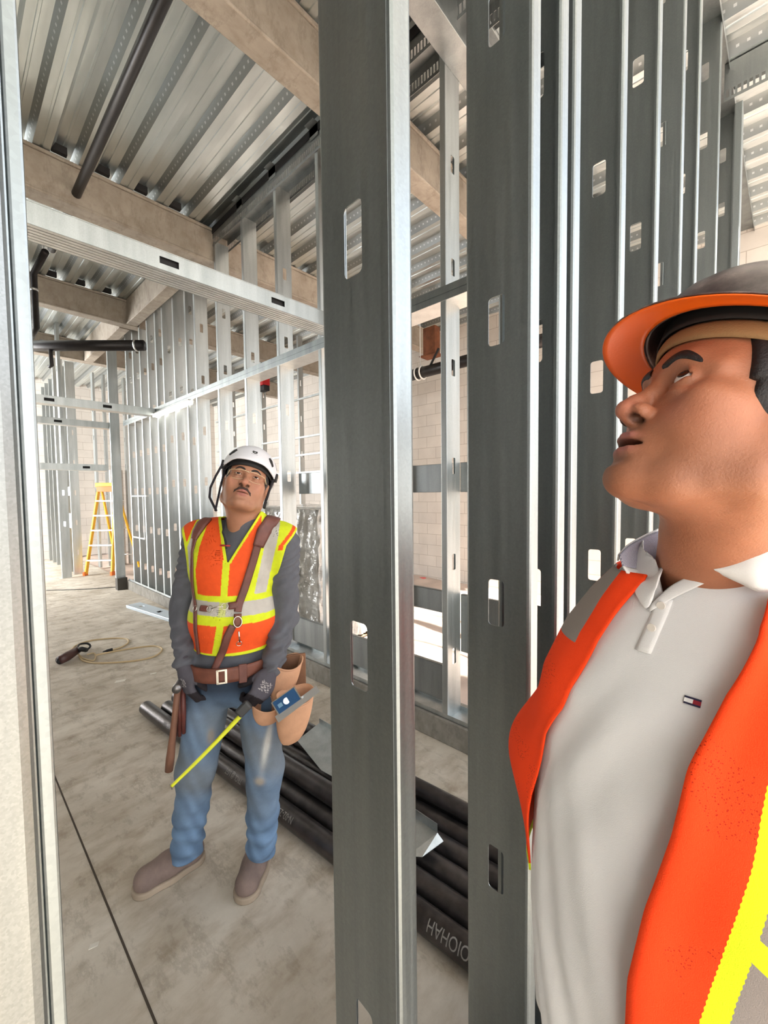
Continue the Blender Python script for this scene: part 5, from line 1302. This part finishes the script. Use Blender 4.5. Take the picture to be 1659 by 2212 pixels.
# ---------------------------------------------------------------- yellow step ladder
YEL = plain('yellow_fiberglass', lin(240, 180, 30), .45); ORP = plain('orange_cap_plastic', lin(226, 110, 30), .45); ALU = plain('ladder_aluminium', (.7, .7, .7, 1), .35, .9)
lc = onZ(214, 1243, 0); H = 1.80; lad = empty('step_ladder', lc, 'yellow fibreglass step ladder standing in the far doorway', 'ladder')
uL = np.array((math.sin(TH), -math.cos(TH), 0)); fL = np.array((-math.cos(TH), -math.sin(TH), 0))
def lp(u, f_, z): return uL * u + fL * f_ + np.array((0, 0, z))
for s in (-1, 1):
    MB().beam(lp(.27 * s, .0, .0), lp(.17 * s, -.36, H), .030, .075, up=fL).build('front_rail', YEL, lad, bevel=.003)
    MB().beam(lp(.25 * s, -.95, .0), lp(.16 * s, -.42, H - .05), .028, .05, up=fL).build('rear_rail', YEL, lad, bevel=.003)
    MB().obox(lp(.275 * s, 0, .04), uL * .022, fL * .05, (0, 0, .04)).build('foot', ORP, lad, bevel=.005)
for k in range(1, 6):
    t = k / 6; w = .27 + (.17 - .27) * t; MB().obox(lp(0, -.36 * t, H * t), uL * w, fL * .045, (0, 0, .014)).build('step', ALU, lad, bevel=.003)
for k in (1, 3, 5): t = k / 6; MB().tube([lp(-.24, -.95 + .53 * t, H * t), lp(.24, -.95 + .53 * t, H * t)], .012, 8).build('rear_brace', ALU, lad, smooth=True)
MB().obox(lp(0, -.38, H + .03), uL * .20, fL * .10, (0, 0, .045)).build('top_cap', YEL, lad, bevel=.01); MB().obox(lp(0, -.29, H - .05), uL * .175, fL * .01, (0, 0, .06)).build('front_skirt', ORP, lad, bevel=.004)

# ---------------------------------------------------------------- far room: studs, boards and piers
GR2 = 'studs of the far room'
mFar = stud_mesh(4.3, holes=[.45 + .61 * k for k in range(6)], r=.003)
for i, y in enumerate([10.3, 10.75, 11.2, 11.65, 12.1, 12.6, 13.1]):
    stud(mFar, (1.86, y, .005), R90, 'far room stud left of the ladder, %s along its wall' % ORD[i], GR2)
for i, (x, y) in enumerate([(2.35, 10.9), (2.55, 10.9), (2.95, 10.9)]):
    stud(mFar, (x, y, .005), 0, 'stud behind the yellow ladder, %s from the left' % ['first', 'second', 'third'][i], GR2)
stud(mFar, (1.62, 10.0, .005), R90, 'isolated slim stud between the block wall and the ladder', GR2)
for i, (z0, z1) in enumerate(((1.62, 1.80), (.95, 1.25))):
    tag(MB().box((1.80, 10.4, z0), (1.806, 11.3, z1)).build('foil_panel', plain('pale_blue_white_sheet', lin(214, 220, 234), .5)), ['upper', 'lower'][i] + ' pale sheet fixed on studs left of the ladder', 'sheet')
tag(MB().box((2.66, 10.95, 0), (2.9, 11.2, 2.2)).build('masonry_pier', CMU_M), 'narrow pale masonry pier behind the yellow ladder', 'pier')
for i, x in enumerate((.55, 1.0, 1.45)):
    stud(mFar, (x, 9.0, 2.14), 0, 'short stud above the door header, %s from the left' % ORD[i], 'cripple studs over the doorway')

# ---------------------------------------------------------------- second room beyond the right wall: stud screen with rails
mC = stud_mesh(4.3, web=.092, holes=[.45 + .61 * k for k in range(6)], r=.003)
XC = 4.3
yc = [4.1, 4.7, 5.3, 5.9, 6.5, 7.1, 7.7, 8.3, 8.9]
for i, y in enumerate(yc): stud(mC, (XC, y, .005), R90, 'background stud in the room beyond the right wall, %s from the near end' % ORD[i], 'studs of the room beyond')
for i, z in enumerate((1.05, 1.32, 1.95, 2.25, 2.55, 3.2)):
    tag(MB().box((XC - .078, 4.0, z), (XC - .0465, 9.0, z + .03)).build('bridging_rail', GALV), 'thin bright rail across the background studs, %s from the floor' % ORD[i].replace('nearest', 'first'), 'rail', 'rails on the background studs')
CW = onZ(1565, 165, 4.42)
sw = empty('slotted_track', (CW[0], CW[1] - 2.2, 4.25), 'slotted track at the roof deck in the top right corner', 'track')
_m = MB().box((0, 0, .07), (.002, 2.2, .24)).box((0, 0, 0), (.002, 2.2, .02)); _y = 0
while _y < 2.2: _m.box((0, _y, .02), (.002, _y + .012, .07)); _y += .03
_m.build('slotted_leg', GALV_PLATE, sw); MB().box((0, 0, .24), (.15, 2.2, .243)).build('top_web', GALV_PLATE, sw)
for dy_, lb_ in ((.10, 'slim stud under the slotted track in the top right corner'), (.55, 'rightmost stud under the slotted track, cut by the frame')):
    stud(stud_mesh(4.2, holes=(1.35, 2.6, 3.2), mat=GALV_NEAR), (CW[0] + .08, CW[1] - dy_, .006), R90, lb_)
# plastic wrapped bundle
def plastic():
    m = NM('clear_wrinkled_plastic'); m.set(lin(196, 192, 184), .12, 0, .9); v = m.coords(); w = m.noise(m.coords((1, 1, 2.2)), 3.2, 5, .5); ww = m.node('ShaderNodeTexWave'); ww.inputs['Scale'].default_value = 1.6; ww.inputs['Distortion'].default_value = 9; ww.inputs['Detail'].default_value = 4; m.l.new(v, ww.inputs['Vector'])
    m.color(m.ramp(w, [(.3, lin(182, 178, 170)), (.7, lin(226, 224, 218))])); m.bump(m.math('ADD', w, m.math('MULTIPLY', ww.outputs['Fac'], .6)), 1.0, .05); m.b.inputs['Coat Weight'].default_value = .6; m.b.inputs['Coat Roughness'].default_value = .06; return m.m
wb = empty('wrapped_bundle', (3.0, 4.05, 0), 'clear plastic wrapped stack of material behind the studs, right of the worker', 'wrapped stack')
n = 40; Pp = np.zeros((4 * n, 26, 3))
for i in range(4 * n):
    q, t = divmod(i, n); t = t / n; c = [(-1, -1), (1, -1), (1, 1), (-1, 1)]; a, b = c[q], c[(q + 1) % 4]; x = a[0] + (b[0] - a[0]) * t; y = a[1] + (b[1] - a[1]) * t
    for j in range(26):
        w = j / 25; k = 1 - .04 * w + .018 * math.sin(i * .9 + j * 1.3) + .014 * math.sin(i * 2.3 - j * .7); Pp[i, j] = (x * .50 * k, y * .85 * k, .06 + 1.38 * w)
top = Pp[:, -1:].copy() * np.array((.0, .0, 1)) + np.array((0, 0, .04)); Pp = np.concatenate([Pp, (Pp[:, -1:] + top) / 2 * np.array((1, 1, 1)), top], 1)
grid_obj('plastic_sheet', Pp, plastic(), wb, True)
MB().box((-.45, -.8, 0), (.45, .8, .012)).box((-.45, -.8, .012), (-.35, .8, .09)).box((.35, -.8, .012), (.45, .8, .09)).build('pallet', plain('pallet_wood', lin(160, 130, 96), .9), wb)
for v_ in wb.children: pass
RED = plain('red_box_plastic', lin(190, 30, 34), .4)
tag(MB().box((-.08, -.08, -.1), (.08, .08, .1)).box((-.06, -.10, -.2), (.06, .10, -.1), 1).build('red_device', [RED, DARK], bevel=.012), 'small red and black device hanging among the background studs above the helmet', 'device').location = onX(570, 822, 4.174)
for i, q in enumerate(((912, 1258), (946, 1272))):
    tag(MB().tube([(0, -.12, 0), (0, -.05, .05), (0, .05, .04), (0, .12, 0)], [.02, .06, .055, .02], 8).build('red_rag', plain('red_pink_cloth', lin(214, 110, 104), .9), smooth=True), ['left', 'right'][i] + ' small red rag at the foot of the block wall', 'rag', 'red rags by the block wall').location = onX(*q, 6.1)
# electrical back boxes and frame in the corridor wall
fb = empty('box_frame', (XA, 7.25, 1.05), 'small white framed opening between the closely spaced studs', 'frame')
z0, z1 = onX(284, 1160, XA)[2] - 1.05, onX(284, 1073, XA)[2] - 1.05
MB().box((-.004, -.35, z1), (.03, .35, z1 + .02)).box((-.004, -.18, z0), (.03, .35, z0 + .02)).box((-.004, -.2, z0), (.0, -.17, z1)).build('rails', WHITE_P, fb)
